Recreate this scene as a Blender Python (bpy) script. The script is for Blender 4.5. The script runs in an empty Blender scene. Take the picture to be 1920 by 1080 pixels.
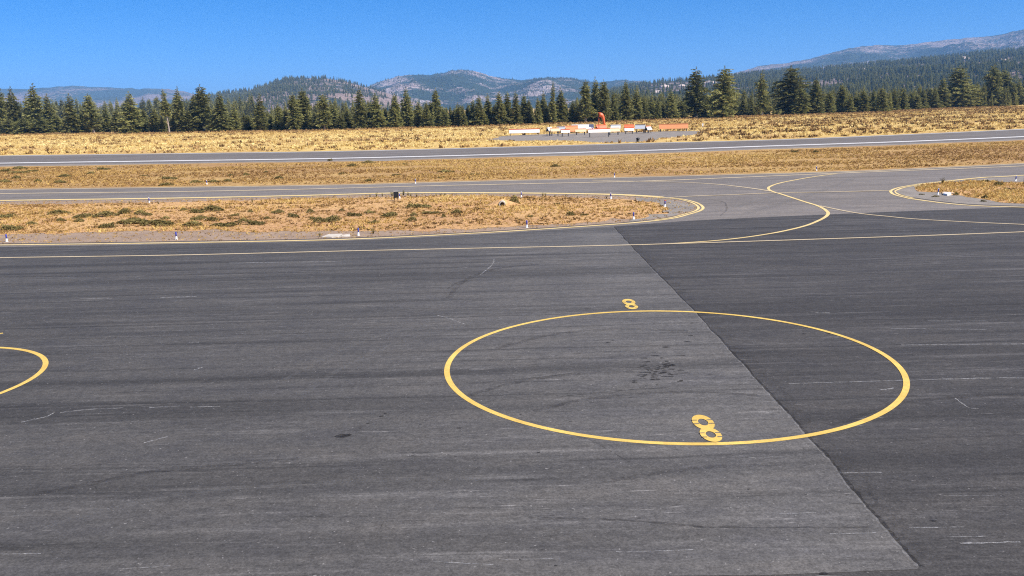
import bpy, bmesh, math, random
import numpy as np
from mathutils import Matrix, Vector, noise as mnoise

random.seed(7)
rng = np.random.default_rng(7)
scene = bpy.context.scene
COL = scene.collection

# ------------------------------------------------------------------ camera
F_PX, PITCH, ROLL, CAM_H = 1640.0, 0.20342, -0.02555, 6.0
cp, sp, cr, sr = math.cos(PITCH), math.sin(PITCH), math.cos(ROLL), math.sin(ROLL)
cam_data = bpy.data.cameras.new('camera')
cam_data.sensor_width = 36.0
cam_data.lens = 36.0 * F_PX / 1920.0
cam_data.clip_start = 0.1
cam_data.clip_end = 60000.0
cam = bpy.data.objects.new('camera', cam_data)
COL.objects.link(cam)
cam.matrix_world = Matrix(((cr, -sr, 0, 0), (sp * sr, sp * cr, -cp, 0), (cp * sr, cp * cr, sp, CAM_H), (0, 0, 0, 1)))
scene.camera = cam

# ------------------------------------------------------------------ sky, sun, exposure
SUN_EL, SUN_AZ = math.radians(44.0), math.radians(122.0)      # azimuth clockwise from +Y
sun_dir = Vector((math.sin(SUN_AZ) * math.cos(SUN_EL), math.cos(SUN_AZ) * math.cos(SUN_EL), math.sin(SUN_EL)))
world = bpy.data.worlds.new('World')
scene.world = world
world.use_nodes = True
wn = world.node_tree.nodes
wl = world.node_tree.links
bg = wn['Background']
sky = wn.new('ShaderNodeTexSky')
sky.sky_type = 'NISHITA'
sky.sun_disc = False
sky.sun_elevation = SUN_EL
sky.sun_rotation = SUN_AZ
sky.altitude = 1800.0
sky.air_density = 1.0
sky.dust_density = 0.1
sky.ozone_density = 3.0
# the horizon glow of the model sky is thicker than this clear mountain air: look a little higher up in it
tcw = wn.new('ShaderNodeTexCoord')
va = wn.new('ShaderNodeVectorMath'); va.operation = 'ADD'; va.inputs[1].default_value = (0, 0, 0.10)
vn = wn.new('ShaderNodeVectorMath'); vn.operation = 'NORMALIZE'
wl.new(tcw.outputs['Generated'], va.inputs[0]); wl.new(va.outputs[0], vn.inputs[0]); wl.new(vn.outputs[0], sky.inputs[0])
hs = wn.new('ShaderNodeHueSaturation'); hs.inputs['Saturation'].default_value = 1.46; hs.inputs['Hue'].default_value = 0.510
wl.new(sky.outputs[0], hs.inputs['Color']); wl.new(hs.outputs[0], bg.inputs[0])
bg.inputs[1].default_value = 0.082
sun_data = bpy.data.lights.new('sun', 'SUN')
sun_data.energy = 4.2
sun_data.angle = math.radians(0.5)
sun_data.color = (1.0, 0.95, 0.87)
sun = bpy.data.objects.new('sun', sun_data)
COL.objects.link(sun)
sun.rotation_euler = sun_dir.to_track_quat('Z', 'Y').to_euler()
vs = scene.view_settings
vs.view_transform = 'Standard'
vs.look = 'None'
vs.exposure = 1.08
vs.gamma = 1.0
vs.use_curve_mapping = False
scene.render.engine = 'CYCLES'
cy = scene.cycles
cy.max_bounces = 5
cy.diffuse_bounces = 2
cy.glossy_bounces = 2
cy.transparent_max_bounces = 8
cy.volume_bounces = 0
cy.use_denoising = False
cy.pixel_filter_type = 'BLACKMAN_HARRIS'
cy.filter_width = 1.15

# ------------------------------------------------------------------ helpers
def ray(px, py):
    u, v = px - 960.0, 540.0 - py
    x, z = cr * u - sr * v, sr * u + cr * v
    return x, cp * F_PX + sp * z, -sp * F_PX + cp * z

def G(px, py, z=0.0):
    """point of the level ground that the survey photograph shows at (px, py)"""
    d = ray(px, py)
    t = (z - CAM_H) / d[2]
    return (d[0] * t, d[1] * t)

def H(px, py, Y):
    """point at distance Y"""
    d = ray(px, py)
    return (d[0] / d[1] * Y, Y, CAM_H + d[2] / d[1] * Y)

def link(name, mesh, material=None, parent=None):
    o = bpy.data.objects.new(name, mesh)
    COL.objects.link(o)
    if material is not None and len(mesh.materials) == 0:
        mesh.materials.append(material)
    if parent is not None:
        o.parent = parent
    return o

def empty(name, loc=(0, 0, 0), rz=0.0):
    o = bpy.data.objects.new(name, None)
    COL.objects.link(o)
    o.location = loc
    o.rotation_euler = (0, 0, rz)
    o.empty_display_size = 0.3
    return o

def tag(o, label=None, cat=None, group=None, kind=None):
    if label: o['label'] = label
    if cat: o['category'] = cat
    if group: o['group'] = group
    if kind: o['kind'] = kind
    return o

def np_mesh(name, verts, faces, tint=None, smooth=False):
    """verts (n,3), faces (m,k) with equal k; tint = per-vertex float attribute"""
    verts = np.asarray(verts, dtype=np.float32)
    faces = np.asarray(faces, dtype=np.int32)
    m = bpy.data.meshes.new(name)
    k = faces.shape[1]
    m.vertices.add(len(verts))
    m.vertices.foreach_set('co', verts.ravel())
    m.loops.add(faces.size)
    m.loops.foreach_set('vertex_index', faces.ravel())
    m.polygons.add(len(faces))
    m.polygons.foreach_set('loop_start', np.arange(0, faces.size, k, dtype=np.int32))
    m.polygons.foreach_set('loop_total', np.full(len(faces), k, dtype=np.int32))
    if tint is not None:
        a = m.attributes.new('tint', 'FLOAT', 'POINT')
        a.data.foreach_set('value', np.asarray(tint, dtype=np.float32))
    m.update()
    m.validate()
    if smooth:
        m.polygons.foreach_set('use_smooth', np.ones(len(m.polygons), dtype=bool))
    return m

def bm_mesh(name, bm):
    m = bpy.data.meshes.new(name)
    bm.normal_update()
    bm.to_mesh(m)
    bm.free()
    return m

def add_box(bm, c, s, rot=None):
    r = bmesh.ops.create_cube(bm, size=1.0)
    M = Matrix.Translation(c) @ (rot.to_4x4() if rot else Matrix()) @ Matrix.Diagonal((s[0], s[1], s[2], 1))
    bmesh.ops.transform(bm, matrix=M, verts=r['verts'])
    return r['verts']

def add_lathe(bm, prof, seg=14, c=(0, 0, 0)):
    rings = []
    for r, z in prof:
        rings.append([bm.verts.new((c[0] + r * math.cos(2 * math.pi * i / seg), c[1] + r * math.sin(2 * math.pi * i / seg), c[2] + z)) for i in range(seg)])
    for a, b in zip(rings[:-1], rings[1:]):
        for i in range(seg):
            bm.faces.new((a[i], a[(i + 1) % seg], b[(i + 1) % seg], b[i]))
    bm.faces.new(rings[-1])
    bm.faces.new(rings[0][::-1])

def catmull(P, n=8):
    P = [np.array(p, float) for p in P]
    Q = [2 * P[0] - P[1]] + P + [2 * P[-1] - P[-2]]
    out = []
    for i in range(1, len(Q) - 2):
        a, b, c, d = Q[i - 1], Q[i], Q[i + 1], Q[i + 2]
        for k in range(n):
            t = k / n
            out.append(0.5 * (2 * b + (c - a) * t + (2 * a - 5 * b + 4 * c - d) * t * t + (3 * b - a - 3 * c + d) * t ** 3))
    out.append(P[-1])
    return out

def ribbon(name, P, w, z, material, parent, n=8, ragged=0.0, off=0.0, closed=False):
    """flat painted strip along ground points P; w is one width or one per end"""
    C = P if n == 0 else catmull(P, n)
    C = [np.array(c, float) for c in C]
    V, Fc = [], []
    N = len(C)
    ws = np.linspace(w[0], w[1], N) if isinstance(w, (tuple, list)) else np.full(N, w)
    for i, c in enumerate(C):
        if closed:
            t = C[(i + 1) % N] - C[i - 1]
        else:
            t = C[min(i + 1, N - 1)] - C[max(i - 1, 0)]
        t = t / (np.hypot(*t) + 1e-9)
        nn = np.array((-t[1], t[0]))
        a, b = ws[i] / 2, ws[i] / 2
        if ragged:
            a *= 1 + ragged * random.uniform(-1, 1); b *= 1 + ragged * random.uniform(-1, 1)
        p, q = c + nn * (off + a), c + nn * (off - b)
        V += [(p[0], p[1], z), (q[0], q[1], z)]
    for i in range(N if closed else N - 1):
        j = (i + 1) % N
        Fc.append((2 * i, 2 * i + 1, 2 * j + 1, 2 * j))
    m = bpy.data.meshes.new(name)
    m.from_pydata(V, [], Fc)
    return link(name, m, material, parent)

def sheet(name, outline, z, material, cell=None, jitter=0.0):
    """flat filled outline; long edges are cut so no triangle gets huge"""
    bm = bmesh.new()
    vs_ = [bm.verts.new((p[0], p[1], z)) for p in outline]
    bm.faces.new(vs_)
    bmesh.ops.triangulate(bm, faces=bm.faces[:])
    for f in bm.faces:
        f.normal_update()
        if f.normal.z < 0: f.normal_flip()
    return link(name, bm_mesh(name, bm), material)

def inside(poly, x, y):
    """vectorised point in polygon"""
    poly = np.asarray(poly)
    res = np.zeros(len(x), bool)
    j = len(poly) - 1
    for i in range(len(poly)):
        xi, yi, xj, yj = *poly[i], *poly[j]
        c = ((yi > y) != (yj > y)) & (x < (xj - xi) * (y - yi) / (yj - yi + 1e-12) + xi)
        res ^= c
        j = i
    return res

def vnoise(x, y, scale, seed=0.0):
    return np.array([mnoise.noise(Vector((a / scale + seed, b / scale - seed, seed * 1.7))) for a, b in zip(x, y)])

# ------------------------------------------------------------------ node material helper
class NT:
    def __init__(self, name, rough=0.9, spec=0.2):
        self.m = bpy.data.materials.new(name)
        self.m.use_nodes = True
        self.n = self.m.node_tree.nodes
        self.l = self.m.node_tree.links
        self.b = self.n['Principled BSDF']
        self.b.inputs['Roughness'].default_value = rough
        self.b.inputs['Specular IOR Level'].default_value = spec
        self.tc = None
    def coord(self, scale=(1, 1, 1), rot=(0, 0, 0), loc=(0, 0, 0)):
        if self.tc is None:
            self.tc = self.n.new('ShaderNodeTexCoord')
        mp = self.n.new('ShaderNodeMapping')
        mp.inputs['Scale'].default_value = scale
        mp.inputs['Rotation'].default_value = rot
        mp.inputs['Location'].default_value = loc
        self.l.new(self.tc.outputs['Object'], mp.inputs['Vector'])
        return mp.outputs[0]
    def noise(self, freq=1.0, detail=4.0, rough=0.6, dist=0.0, vec=None, **kw):
        t = self.n.new('ShaderNodeTexNoise')
        t.inputs["Scale"].default_value = freq
        t.inputs['Detail'].default_value = detail
        t.inputs['Roughness'].default_value = rough
        t.inputs['Distortion'].default_value = dist
        self.l.new(vec if vec is not None else self.coord(**kw), t.inputs['Vector'])
        return t.outputs['Fac']
    def coord_x(self):
        sp_ = self.n.new('ShaderNodeSeparateXYZ')
        self.l.new(self.coord(), sp_.inputs[0])
        return sp_.outputs[0]
    def ramp(self, fac, stops, interp='LINEAR'):
        r = self.n.new('ShaderNodeValToRGB')
        r.color_ramp.interpolation = interp
        e = r.color_ramp.elements
        while len(e) < len(stops): e.new(0.5)
        for i, (p, c) in enumerate(stops):
            e[i].position = p
            e[i].color = (c, c, c, 1) if not isinstance(c, tuple) else (*c, 1)
        self.l.new(fac, r.inputs[0])
        return r.outputs[0]
    def mix(self, fac, a, b, mode='MIX'):
        x = self.n.new('ShaderNodeMix')
        x.data_type = 'RGBA'
        x.blend_type = mode
        for sock, val in ((x.inputs[0], fac), (x.inputs[6], a), (x.inputs[7], b)):
            if isinstance(val, (int, float)): sock.default_value = val
            elif isinstance(val, tuple): sock.default_value = (*val, 1)
            else: self.l.new(val, sock)
        return x.outputs[2]
    def math(self, op, a, b=0.0):
        x = self.n.new('ShaderNodeMath')
        x.operation = op
        for sock, val in ((x.inputs[0], a), (x.inputs[1], b)):
            if isinstance(val, (int, float)): sock.default_value = val
            else: self.l.new(val, sock)
        return x.outputs[0]
    def attr(self, name='tint'):
        a = self.n.new('ShaderNodeAttribute')
        a.attribute_name = name
        return a.outputs['Fac']
    def bump(self, h, strength=0.3, dist=0.05):
        b = self.n.new('ShaderNodeBump')
        b.inputs['Strength'].default_value = strength
        b.inputs['Distance'].default_value = dist
        self.l.new(h, b.inputs['Height'])
        self.l.new(b.outputs[0], self.b.inputs['Normal'])
    def out(self, col):
        if isinstance(col, tuple): self.b.inputs['Base Color'].default_value = (*col, 1)
        else: self.l.new(col, self.b.inputs['Base Color'])
        return self.m

def asphalt(name, base, light, dark, streak=1.0, lanes=3.9, seed=0.0, drag=0.03, ticks=0.10, worn_lane=False):
    t = NT(name, 0.9, 0.2)
    L = (seed, seed * 0.7, 0)
    mul = lambda c, k: tuple(min(1, v * k) for v in c)
    big = t.noise(0.10, 3, 0.55, loc=L, scale=(0.5, 1, 1))
    c = t.mix(t.ramp(big, [(0.33, 0.0), (0.68, 1.0)]), mul(base, 0.88), mul(base, 1.06))
    # cloudy mottling, faintly warm and cool
    mo = t.noise(0.9, 5, 0.65, loc=(seed, 5, 0), scale=(0.55, 1.2, 1))
    c = t.mix(1.0, c, t.ramp(mo, [(0.28, (0.80, 0.81, 0.86)), (0.5, (1.0, 1.0, 1.0)), (0.72, (1.20, 1.17, 1.13))]), 'MULTIPLY')
    # broad dark and pale drag bands along the paving lanes
    s0 = t.noise(1.0, 3, 0.55, loc=(seed + 2, 1, 0), scale=(0.018, 0.55, 1), rot=(0, 0, -0.01))
    c = t.mix(t.math('MULTIPLY', t.ramp(s0, [(0.36, 1.0), (0.50, 0.0)]), 0.60 * streak), c, mul(dark, 0.92))
    s1 = t.noise(1.0, 5, 0.62, loc=L, scale=(0.05, 1.9, 1), rot=(0, 0, 0.012))
    c = t.mix(t.math('MULTIPLY', t.ramp(s1, [(0.34, 1.0), (0.47, 0.0)]), 0.75 * streak), c, mul(dark, 0.85))
    s2 = t.noise(1.0, 6, 0.70, loc=(seed + 9, 3, 0), scale=(0.16, 3.4, 1), rot=(0, 0, drag))
    pat = t.ramp(t.noise(0.16, 4, 0.6, loc=(seed + 40, 3, 0)), [(0.36, 0.25), (0.62, 1.25)])
    c = t.mix(t.math('MULTIPLY', t.math('MULTIPLY', t.ramp(s2, [(0.53, 0.0), (0.68, 1.0)]), pat), 0.62 * streak), c, light)
    s2b = t.noise(1.0, 6, 0.72, loc=(seed + 4, 13, 0), scale=(0.45, 5.5, 1), rot=(0, 0, -0.5 * drag))
    c = t.mix(t.math('MULTIPLY', t.ramp(s2b, [(0.30, 1.0), (0.42, 0.0)]), 0.65 * streak), c, mul(dark, 0.72))
    # short pale ticks, gathered in bands
    s3 = t.noise(1.0, 3, 0.72, loc=(seed, 21, 0), scale=(0.85, 8.5, 1), rot=(0, 0, ticks))
    brk = t.noise(1.0, 3, 0.6, loc=(seed + 4, 2, 0), scale=(0.10, 0.75, 1))
    k = t.math('MULTIPLY', t.ramp(s3, [(0.63, 0.0), (0.72, 1.0)]), t.ramp(brk, [(0.46, 0.0), (0.60, 1.0)]))
    c = t.mix(t.math('MULTIPLY', k, 0.75 * streak), c, mul(light, 1.75))
    # long hairline scrapes
    s4 = t.noise(1.0, 2, 0.6, loc=(seed + 31, 7, 0), scale=(0.07, 13.0, 1), rot=(0, 0, 0.008))
    br4 = t.noise(0.22, 3, 0.6, loc=(seed + 14, 6, 0))
    k = t.math('MULTIPLY', t.ramp(s4, [(0.72, 0.0), (0.78, 1.0)]), t.ramp(br4, [(0.50, 0.0), (0.62, 1.0)]))
    c = t.mix(t.math('MULTIPLY', k, 0.7 * streak), c, mul(light, 1.7))
    # lane joints
    sep = t.n.new('ShaderNodeSeparateXYZ')
    wob = t.noise(0.25, 2, 0.5, loc=(seed, 0, 0))
    t.l.new(t.coord(loc=(0, seed * 0.37, 0)), sep.inputs[0])
    yy = t.math('ADD', sep.outputs[1], t.math('MULTIPLY', wob, 0.35))
    fr = t.math('ABSOLUTE', t.math('SUBTRACT', t.math('FRACT', t.math('DIVIDE', yy, lanes)), 0.5))
    jl = t.math('MULTIPLY', t.ramp(fr, [(0.0, 1.0), (0.020, 0.0)]), t.ramp(t.noise(1.0, 3, 0.6, scale=(0.12, 0.5, 1), loc=(seed, 8, 0)), [(0.40, 0.0), (0.55, 1.0)]))
    c = t.mix(t.math('MULTIPLY', jl, 0.6), c, mul(dark, 0.5))
    if worn_lane:                                        # one paving pass near the joint is worn paler
        wx = t.math('ADD', t.coord_x(), t.math('MULTIPLY', t.math('SUBTRACT', t.noise(0.35, 4, 0.6, loc=(2, 9, 0)), 0.5), 5.0))
        k = t.math('DIVIDE', t.math('ADD', wx, 14.0), 20.0)
        c = t.mix(1.0, c, t.ramp(k, [(0.0, 0.68), (0.45, 0.76), (0.74, 0.95), (0.90, 1.10), (1.0, 1.02)]), 'MULTIPLY')
    # aggregate grain and loose grit
    g1 = t.noise(30.0, 3, 0.75)
    c = t.mix(1.0, c, t.ramp(g1, [(0.25, 0.50), (0.5, 1.0), (0.75, 1.55)]), 'MULTIPLY')
    g2 = t.noise(6.0, 4, 0.75, loc=(3, seed, 0), scale=(0.8, 1.2, 1))
    c = t.mix(1.0, c, t.ramp(g2, [(0.25, 0.72), (0.5, 1.0), (0.75, 1.32)]), 'MULTIPLY')
    g3 = t.noise(17.0, 2, 0.5, loc=(7, seed, 0))
    c = t.mix(t.math('MULTIPLY', t.ramp(g3, [(0.70, 0.0), (0.76, 1.0)]), 0.6), c, mul(light, 1.8))
    t.bump(g1, 0.35, 0.012)
    return t.out(c)

def plain(name, col, rough=0.6, spec=0.3, var=0.12, scale=6.0):
    t = NT(name, rough, spec)
    n = t.noise(scale, 4, 0.6)
    return t.out(t.mix(1.0, col, t.ramp(n, [(0.3, 1.0 - var), (0.7, 1.0 + var)]), 'MULTIPLY'))

def paint(name, col, under, wear=0.5):
    t = NT(name, 0.8, 0.2)
    n0 = t.noise(34.0, 3, 0.8)
    n1 = t.noise(8.0, 5, 0.75, loc=(3, 1, 0))
    n2 = t.noise(0.9, 4, 0.65)
    k = t.math('MULTIPLY', t.ramp(n1, [(0.50, 0.0), (0.70, 1.0)]), t.ramp(n2, [(0.35, 0.25), (0.65, 1.0)]))
    c = t.mix(1.0, col, t.ramp(n2, [(0.28, (0.78, 0.74, 0.70)), (0.72, (1.10, 1.10, 1.12))]), 'MULTIPLY')
    c = t.mix(1.0, c, t.ramp(n0, [(0.25, 0.72), (0.5, 1.0), (0.75, 1.15)]), 'MULTIPLY')
    return t.out(t.mix(t.math('MULTIPLY', k, wear), c, under))

def stain(name, col, freq=7.0, lo=0.40, hi=0.58, strength=0.85):
    """thin wear that lets the asphalt show through in patches"""
    t = NT(name, 0.9, 0.15)
    t.out(col)
    n1 = t.noise(freq, 5, 0.7)
    n2 = t.noise(freq * 5, 2, 0.7)
    k = t.math('MULTIPLY', t.ramp(n1, [(lo, 0.0), (hi, 1.0)]), t.ramp(n2, [(0.35, 0.35), (0.6, 1.0)]))
    k = t.math('MULTIPLY', k, strength)
    tr = t.n.new('ShaderNodeBsdfTransparent')
    ms = t.n.new('ShaderNodeMixShader')
    t.l.new(k, ms.inputs[0]); t.l.new(tr.outputs[0], ms.inputs[1]); t.l.new(t.b.outputs[0], ms.inputs[2])
    t.l.new(ms.outputs[0], t.n['Material Output'].inputs[0])
    return t.m

M_APRON_D = asphalt('asphalt_new', (0.061, 0.056, 0.052), (0.122, 0.112, 0.104), (0.037, 0.034, 0.032), 1.0, 3.9, 1.0)
M_APRON_L = asphalt('asphalt_worn', (0.098, 0.0905, 0.083), (0.172, 0.159, 0.146), (0.054, 0.050, 0.0465), 1.0, 3.6, 5.0, worn_lane=True)
M_TAXI = asphalt('asphalt_taxiway', (0.172, 0.149, 0.129), (0.262, 0.230, 0.202), (0.126, 0.109, 0.095), 0.8, 5.0, 9.0, -0.35, -0.5)
M_RUNWAY = asphalt('asphalt_runway', (0.152, 0.133, 0.116), (0.205, 0.181, 0.158), (0.100, 0.088, 0.078), 0.8, 7.5, 14.0)
M_YELLOW = paint('yellow_paint', (0.68, 0.46, 0.110), (0.16, 0.13, 0.09), 0.55)
M_PALE_YELLOW = paint('weathered_yellow_paint', (0.70, 0.53, 0.230), (0.18, 0.15, 0.11), 0.5)
M_FADED = paint('faded_yellow_paint', (0.56, 0.45, 0.28), (0.16, 0.14, 0.12), 0.5)
M_WHITE = paint('white_paint', (0.66, 0.64, 0.60), (0.2, 0.19, 0.18), 0.4)
M_SCUFF = stain('scuff', (0.36, 0.345, 0.33), 9.0, 0.36, 0.60, 0.85)
M_DKSCUFF = stain('rubber_mark', (0.030, 0.028, 0.028), 6.0, 0.38, 0.66, 0.60)
M_OIL = stain('oil', (0.020, 0.018, 0.017), 10.0, 0.30, 0.55, 0.92)
M_TRACK = stain('tyre_track', (0.040, 0.037, 0.037), 2.5, 0.34, 0.66, 0.42)
M_TRACK_PALE = stain('pale_tyre_track', (0.19, 0.18, 0.17), 2.5, 0.38, 0.68, 0.40)
M_SEAM_PALE = stain('seam_edge', (0.26, 0.245, 0.23), 5.0, 0.40, 0.62, 0.75)
M_SEAM_DARK = stain('seam_groove', (0.028, 0.026, 0.026), 4.0, 0.32, 0.60, 0.8)
M_SEAM_TAR = stain('seam_tar', (0.045, 0.041, 0.040), 1.6, 0.40, 0.70, 0.28)  # faint dark tar band along the paving joint
M_CONCRETE = plain('concrete', (0.50, 0.44, 0.36), 0.9, 0.2, 0.25, 3.0)
M_WHITE_ENAMEL = plain('white_enamel', (0.66, 0.64, 0.61), 0.45, 0.4, 0.04)
M_ORANGE_ENAMEL = plain('orange_enamel', (0.62, 0.115, 0.035), 0.5, 0.4, 0.10)
M_FADED_ORANGE = plain('sun_bleached_orange', (0.58, 0.22, 0.085), 0.6, 0.3, 0.12)
M_CREAM = plain('cream_enamel', (0.60, 0.43, 0.26), 0.6, 0.3, 0.1)
M_POST = plain('dark_post', (0.05, 0.05, 0.055), 0.7, 0.3)
M_GREY_POST = plain('grey_post', (0.35, 0.33, 0.31), 0.7, 0.3)
M_BLUE = plain('blue_reflector', (0.045, 0.06, 0.33), 0.35, 0.5, 0.05)
M_BLACK = plain('black_plastic', (0.012, 0.012, 0.013), 0.5, 0.4)
M_RED = plain('red_reflector', (0.5, 0.06, 0.04), 0.4, 0.4)

def gravel_mat(name, a, b):
    t = NT(name, 0.95, 0.15)
    n = t.noise(0.6, 5, 0.65)
    c = t.mix(t.ramp(n, [(0.35, 0.0), (0.65, 1.0)]), a, b)
    g = t.noise(14.0, 3, 0.8)
    c = t.mix(1.0, c, t.ramp(g, [(0.25, 0.62), (0.5, 1.0), (0.75, 1.35)]), 'MULTIPLY')
    t.bump(g, 0.5, 0.03)
    return t.out(c)
M_GRAVEL = gravel_mat('gravel', (0.235, 0.165, 0.115), (0.315, 0.225, 0.158))
M_GRAVEL_GREY = gravel_mat('grey_gravel', (0.185, 0.160, 0.136), (0.26, 0.225, 0.188))

def soil_mat(name, gold, tan, brown, fine=3.0, mid=0.25):
    t = NT(name, 0.95, 0.1)
    n1 = t.noise(mid, 6, 0.65, scale=(0.55, 1, 1))
    n2 = t.noise(0.035, 4, 0.6, scale=(0.6, 1, 1), loc=(5, 2, 0))
    c = t.mix(t.ramp(n1, [(0.36, 0.0), (0.60, 1.0)]), tan, gold)
    c = t.mix(t.math('MULTIPLY', t.ramp(n2, [(0.46, 0.0), (0.66, 1.0)]), 0.7), c, brown)
    g = t.noise(fine, 5, 0.75)
    c = t.mix(1.0, c, t.ramp(g, [(0.25, 0.50), (0.5, 1.0), (0.75, 1.4)]), 'MULTIPLY')
    t.bump(g, 0.8, 0.12)
    return t.out(c)
M_GROUND = soil_mat('dry_ground', (0.57, 0.40, 0.135), (0.50, 0.325, 0.118), (0.39, 0.230, 0.096), 1.2, 0.08)
M_ISLAND = soil_mat('island_soil', (0.55, 0.335, 0.142), (0.49, 0.280, 0.128), (0.38, 0.200, 0.098), 4.0, 0.35)
M_STRIP = soil_mat('strip_soil', (0.42, 0.265, 0.098), (0.35, 0.205, 0.084), (0.27, 0.150, 0.068), 2.0, 0.20)

def tint_mat(name, stops, rough=0.85, spec=0.12, rand=0.25, transl=0.0):
    t = NT(name, rough, spec)
    c = t.ramp(t.attr('tint'), stops)
    oi = t.n.new('ShaderNodeObjectInfo')
    c = t.mix(1.0, c, t.ramp(oi.outputs['Random'], [(0.0, 1.0 - rand), (1.0, 1.0 + rand)]), 'MULTIPLY')
    m = t.out(c)
    if transl:
        tr = t.n.new('ShaderNodeBsdfTranslucent')
        ms = t.n.new('ShaderNodeMixShader')
        ms.inputs[0].default_value = transl
        t.l.new(c, tr.inputs[0])
        t.l.new(t.b.outputs[0], ms.inputs[1])
        t.l.new(tr.outputs[0], ms.inputs[2])
        t.l.new(ms.outputs[0], t.n['Material Output'].inputs[0])
    return m
M_GRASS = tint_mat('dry_grass', [(0.0, (0.25, 0.14, 0.055)), (0.35, (0.50, 0.32, 0.095)), (0.75, (0.66, 0.48, 0.175)), (1.0, (0.77, 0.61, 0.27))], rand=0.0, transl=0.25)
M_SAGE = tint_mat('brown_brush', [(0.0, (0.12, 0.070, 0.028)), (0.5, (0.27, 0.165, 0.065)), (1.0, (0.42, 0.265, 0.11))], rand=0.0)
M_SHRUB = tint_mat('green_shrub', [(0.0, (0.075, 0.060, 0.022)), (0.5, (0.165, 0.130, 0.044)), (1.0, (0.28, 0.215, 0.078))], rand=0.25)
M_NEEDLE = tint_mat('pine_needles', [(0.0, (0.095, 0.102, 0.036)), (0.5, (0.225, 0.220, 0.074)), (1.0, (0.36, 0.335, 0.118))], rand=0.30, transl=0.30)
M_NEEDLE_Y = tint_mat('young_pine_needles', [(0.0, (0.110, 0.112, 0.036)), (0.5, (0.200, 0.200, 0.066)), (1.0, (0.31, 0.295, 0.105))], rand=0.15, transl=0.22)
M_YLEAF = tint_mat('yellow_leaves', [(0.0, (0.35, 0.30, 0.05)), (1.0, (0.70, 0.62, 0.16))], rand=0.05)
M_BARK = plain('pine_bark', (0.17, 0.125, 0.098), 0.95, 0.1, 0.35, 2.5)
M_PALE_BARK = plain('pale_bark', (0.33, 0.27, 0.23), 0.95, 0.1, 0.25, 2.5)

# ------------------------------------------------------------------ ground (one sheet to the horizon)
def axis(fine, far, n0, n1):
    a = np.linspace(0, fine, n0)
    b = np.geomspace(fine, far, n1)[1:]
    p = np.concatenate([a, b])
    return np.concatenate([-p[:0:-1], p])
gx = axis(320, 16000, 60, 24)
gy = np.concatenate([-np.geomspace(60, 4000, 10)[::-1], np.linspace(-50, 460, 90), np.geomspace(470, 17000, 26)])
X, Y = np.meshgrid(gx, gy)
Z = np.zeros_like(X)
V = np.stack([X.ravel(), Y.ravel(), Z.ravel()], 1)
nx, ny = len(gx), len(gy)
idx = np.arange(nx * ny).reshape(ny, nx)
Fq = np.stack([idx[:-1, :-1].ravel(), idx[:-1, 1:].ravel(), idx[1:, 1:].ravel(), idx[1:, :-1].ravel()], 1)
ground = link('ground', np_mesh('ground', V, Fq), M_GROUND)
tag(ground, 'dry golden field reaching back to the pine trees', kind='structure')

# ------------------------------------------------------------------ pavements
def gl(pts): return [G(*p) for p in pts]
RW_FAR = gl([(-500, 299.5), (0, 291.7), (320, 287.5), (640, 283.0), (960, 275.0), (1200, 268.2), (1440, 262), (1680, 252.5), (1920, 241.6), (2300, 223)])
RW_NEAR = gl([(-500, 319.5), (0, 309.8), (320, 305.3), (640, 299.8), (960, 292.5), (1210, 285.5), (1440, 277.5), (1680, 269.5), (1920, 260), (2300, 243.5)])
RW_WHITE = gl([(-500, 314.5), (0, 306), (320, 301.6), (640, 296.7), (960, 289), (1210, 282), (1440, 273.9), (1680, 266), (1920, 256.2), (2300, 239.5)])
TX_FAR = gl([(-500, 362), (0, 354.6), (320, 350.6), (640, 346), (880, 339.6), (1200, 331.3), (1565, 321.5), (1740, 314.5), (1920, 305.8), (2300, 287)])
AP_FAR = gl([(-900, 478), (0, 463.5), (333, 458), (640, 452), (880, 441), (1000, 434), (1150, 425), (1290, 414.5), (1560, 402), (1750, 394.5), (1920, 388.5), (2700, 362)])

runway = sheet('runway', catmull(RW_FAR, 4) + catmull(RW_NEAR, 4)[::-1], 0.011, M_RUNWAY)
tag(runway, kind='structure')
tx_near = gl([(-500, 480), (600, 462), (1300, 462), (2300, 440)])
taxiway = sheet('taxiway', catmull(TX_FAR, 4) + tx_near[::-1], 0.008, M_TAXI)
tag(taxiway, kind='structure')
apron = sheet('apron', [tuple(p) for p in catmull(AP_FAR, 4)] + [(150, -60), (-150, -60)], 0.012, M_APRON_D)
tag(apron, kind='structure')
seam = gl([(1150, 425.5), (1200, 480), (1300, 583), (1420, 715), (1520, 825), (1640, 970), (1722, 1064)])
seam = [np.array(p) for p in catmull(seam, 26)]
for i, p in enumerate(seam):                       # ragged paving joint, with the step the photo shows
    p[0] += 0.05 * mnoise.noise(Vector((p[1] * 0.9, 2, 0))) + 0.025 * mnoise.noise(Vector((p[1] * 6, 9, 0)))
bot = [(5.15, 10.33), (3.2, 10.28), (1.0, 10.36), (-4, 10.22), (-9, 10.2), (-150, 10.0)]
lf = catmull(AP_FAR[:7], 4)
lf = [(p[0], p[1] - 0.12) for p in lf][::-1]
worn = sheet('worn_apron', [tuple(p) for p in seam] + bot + [(-150, lf[-1][1])] + lf[::-1], 0.016, M_APRON_L)
tag(worn, kind='structure')

sw = [np.array(p) for p in seam]
ribbon('seam_edge', [p + (-0.02, 0) for p in sw], 0.035, 0.0180, M_SEAM_PALE, apron, n=0, ragged=0.6)
ribbon('seam_groove', [p + (0.03, 0) for p in sw], 0.06, 0.0145, M_SEAM_DARK, apron, n=0, ragged=0.7)
ribbon('seam_tar', [p + (0.20, 0) for p in sw], 0.36, 0.0135, M_SEAM_TAR, apron, n=0, ragged=0.5)
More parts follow.
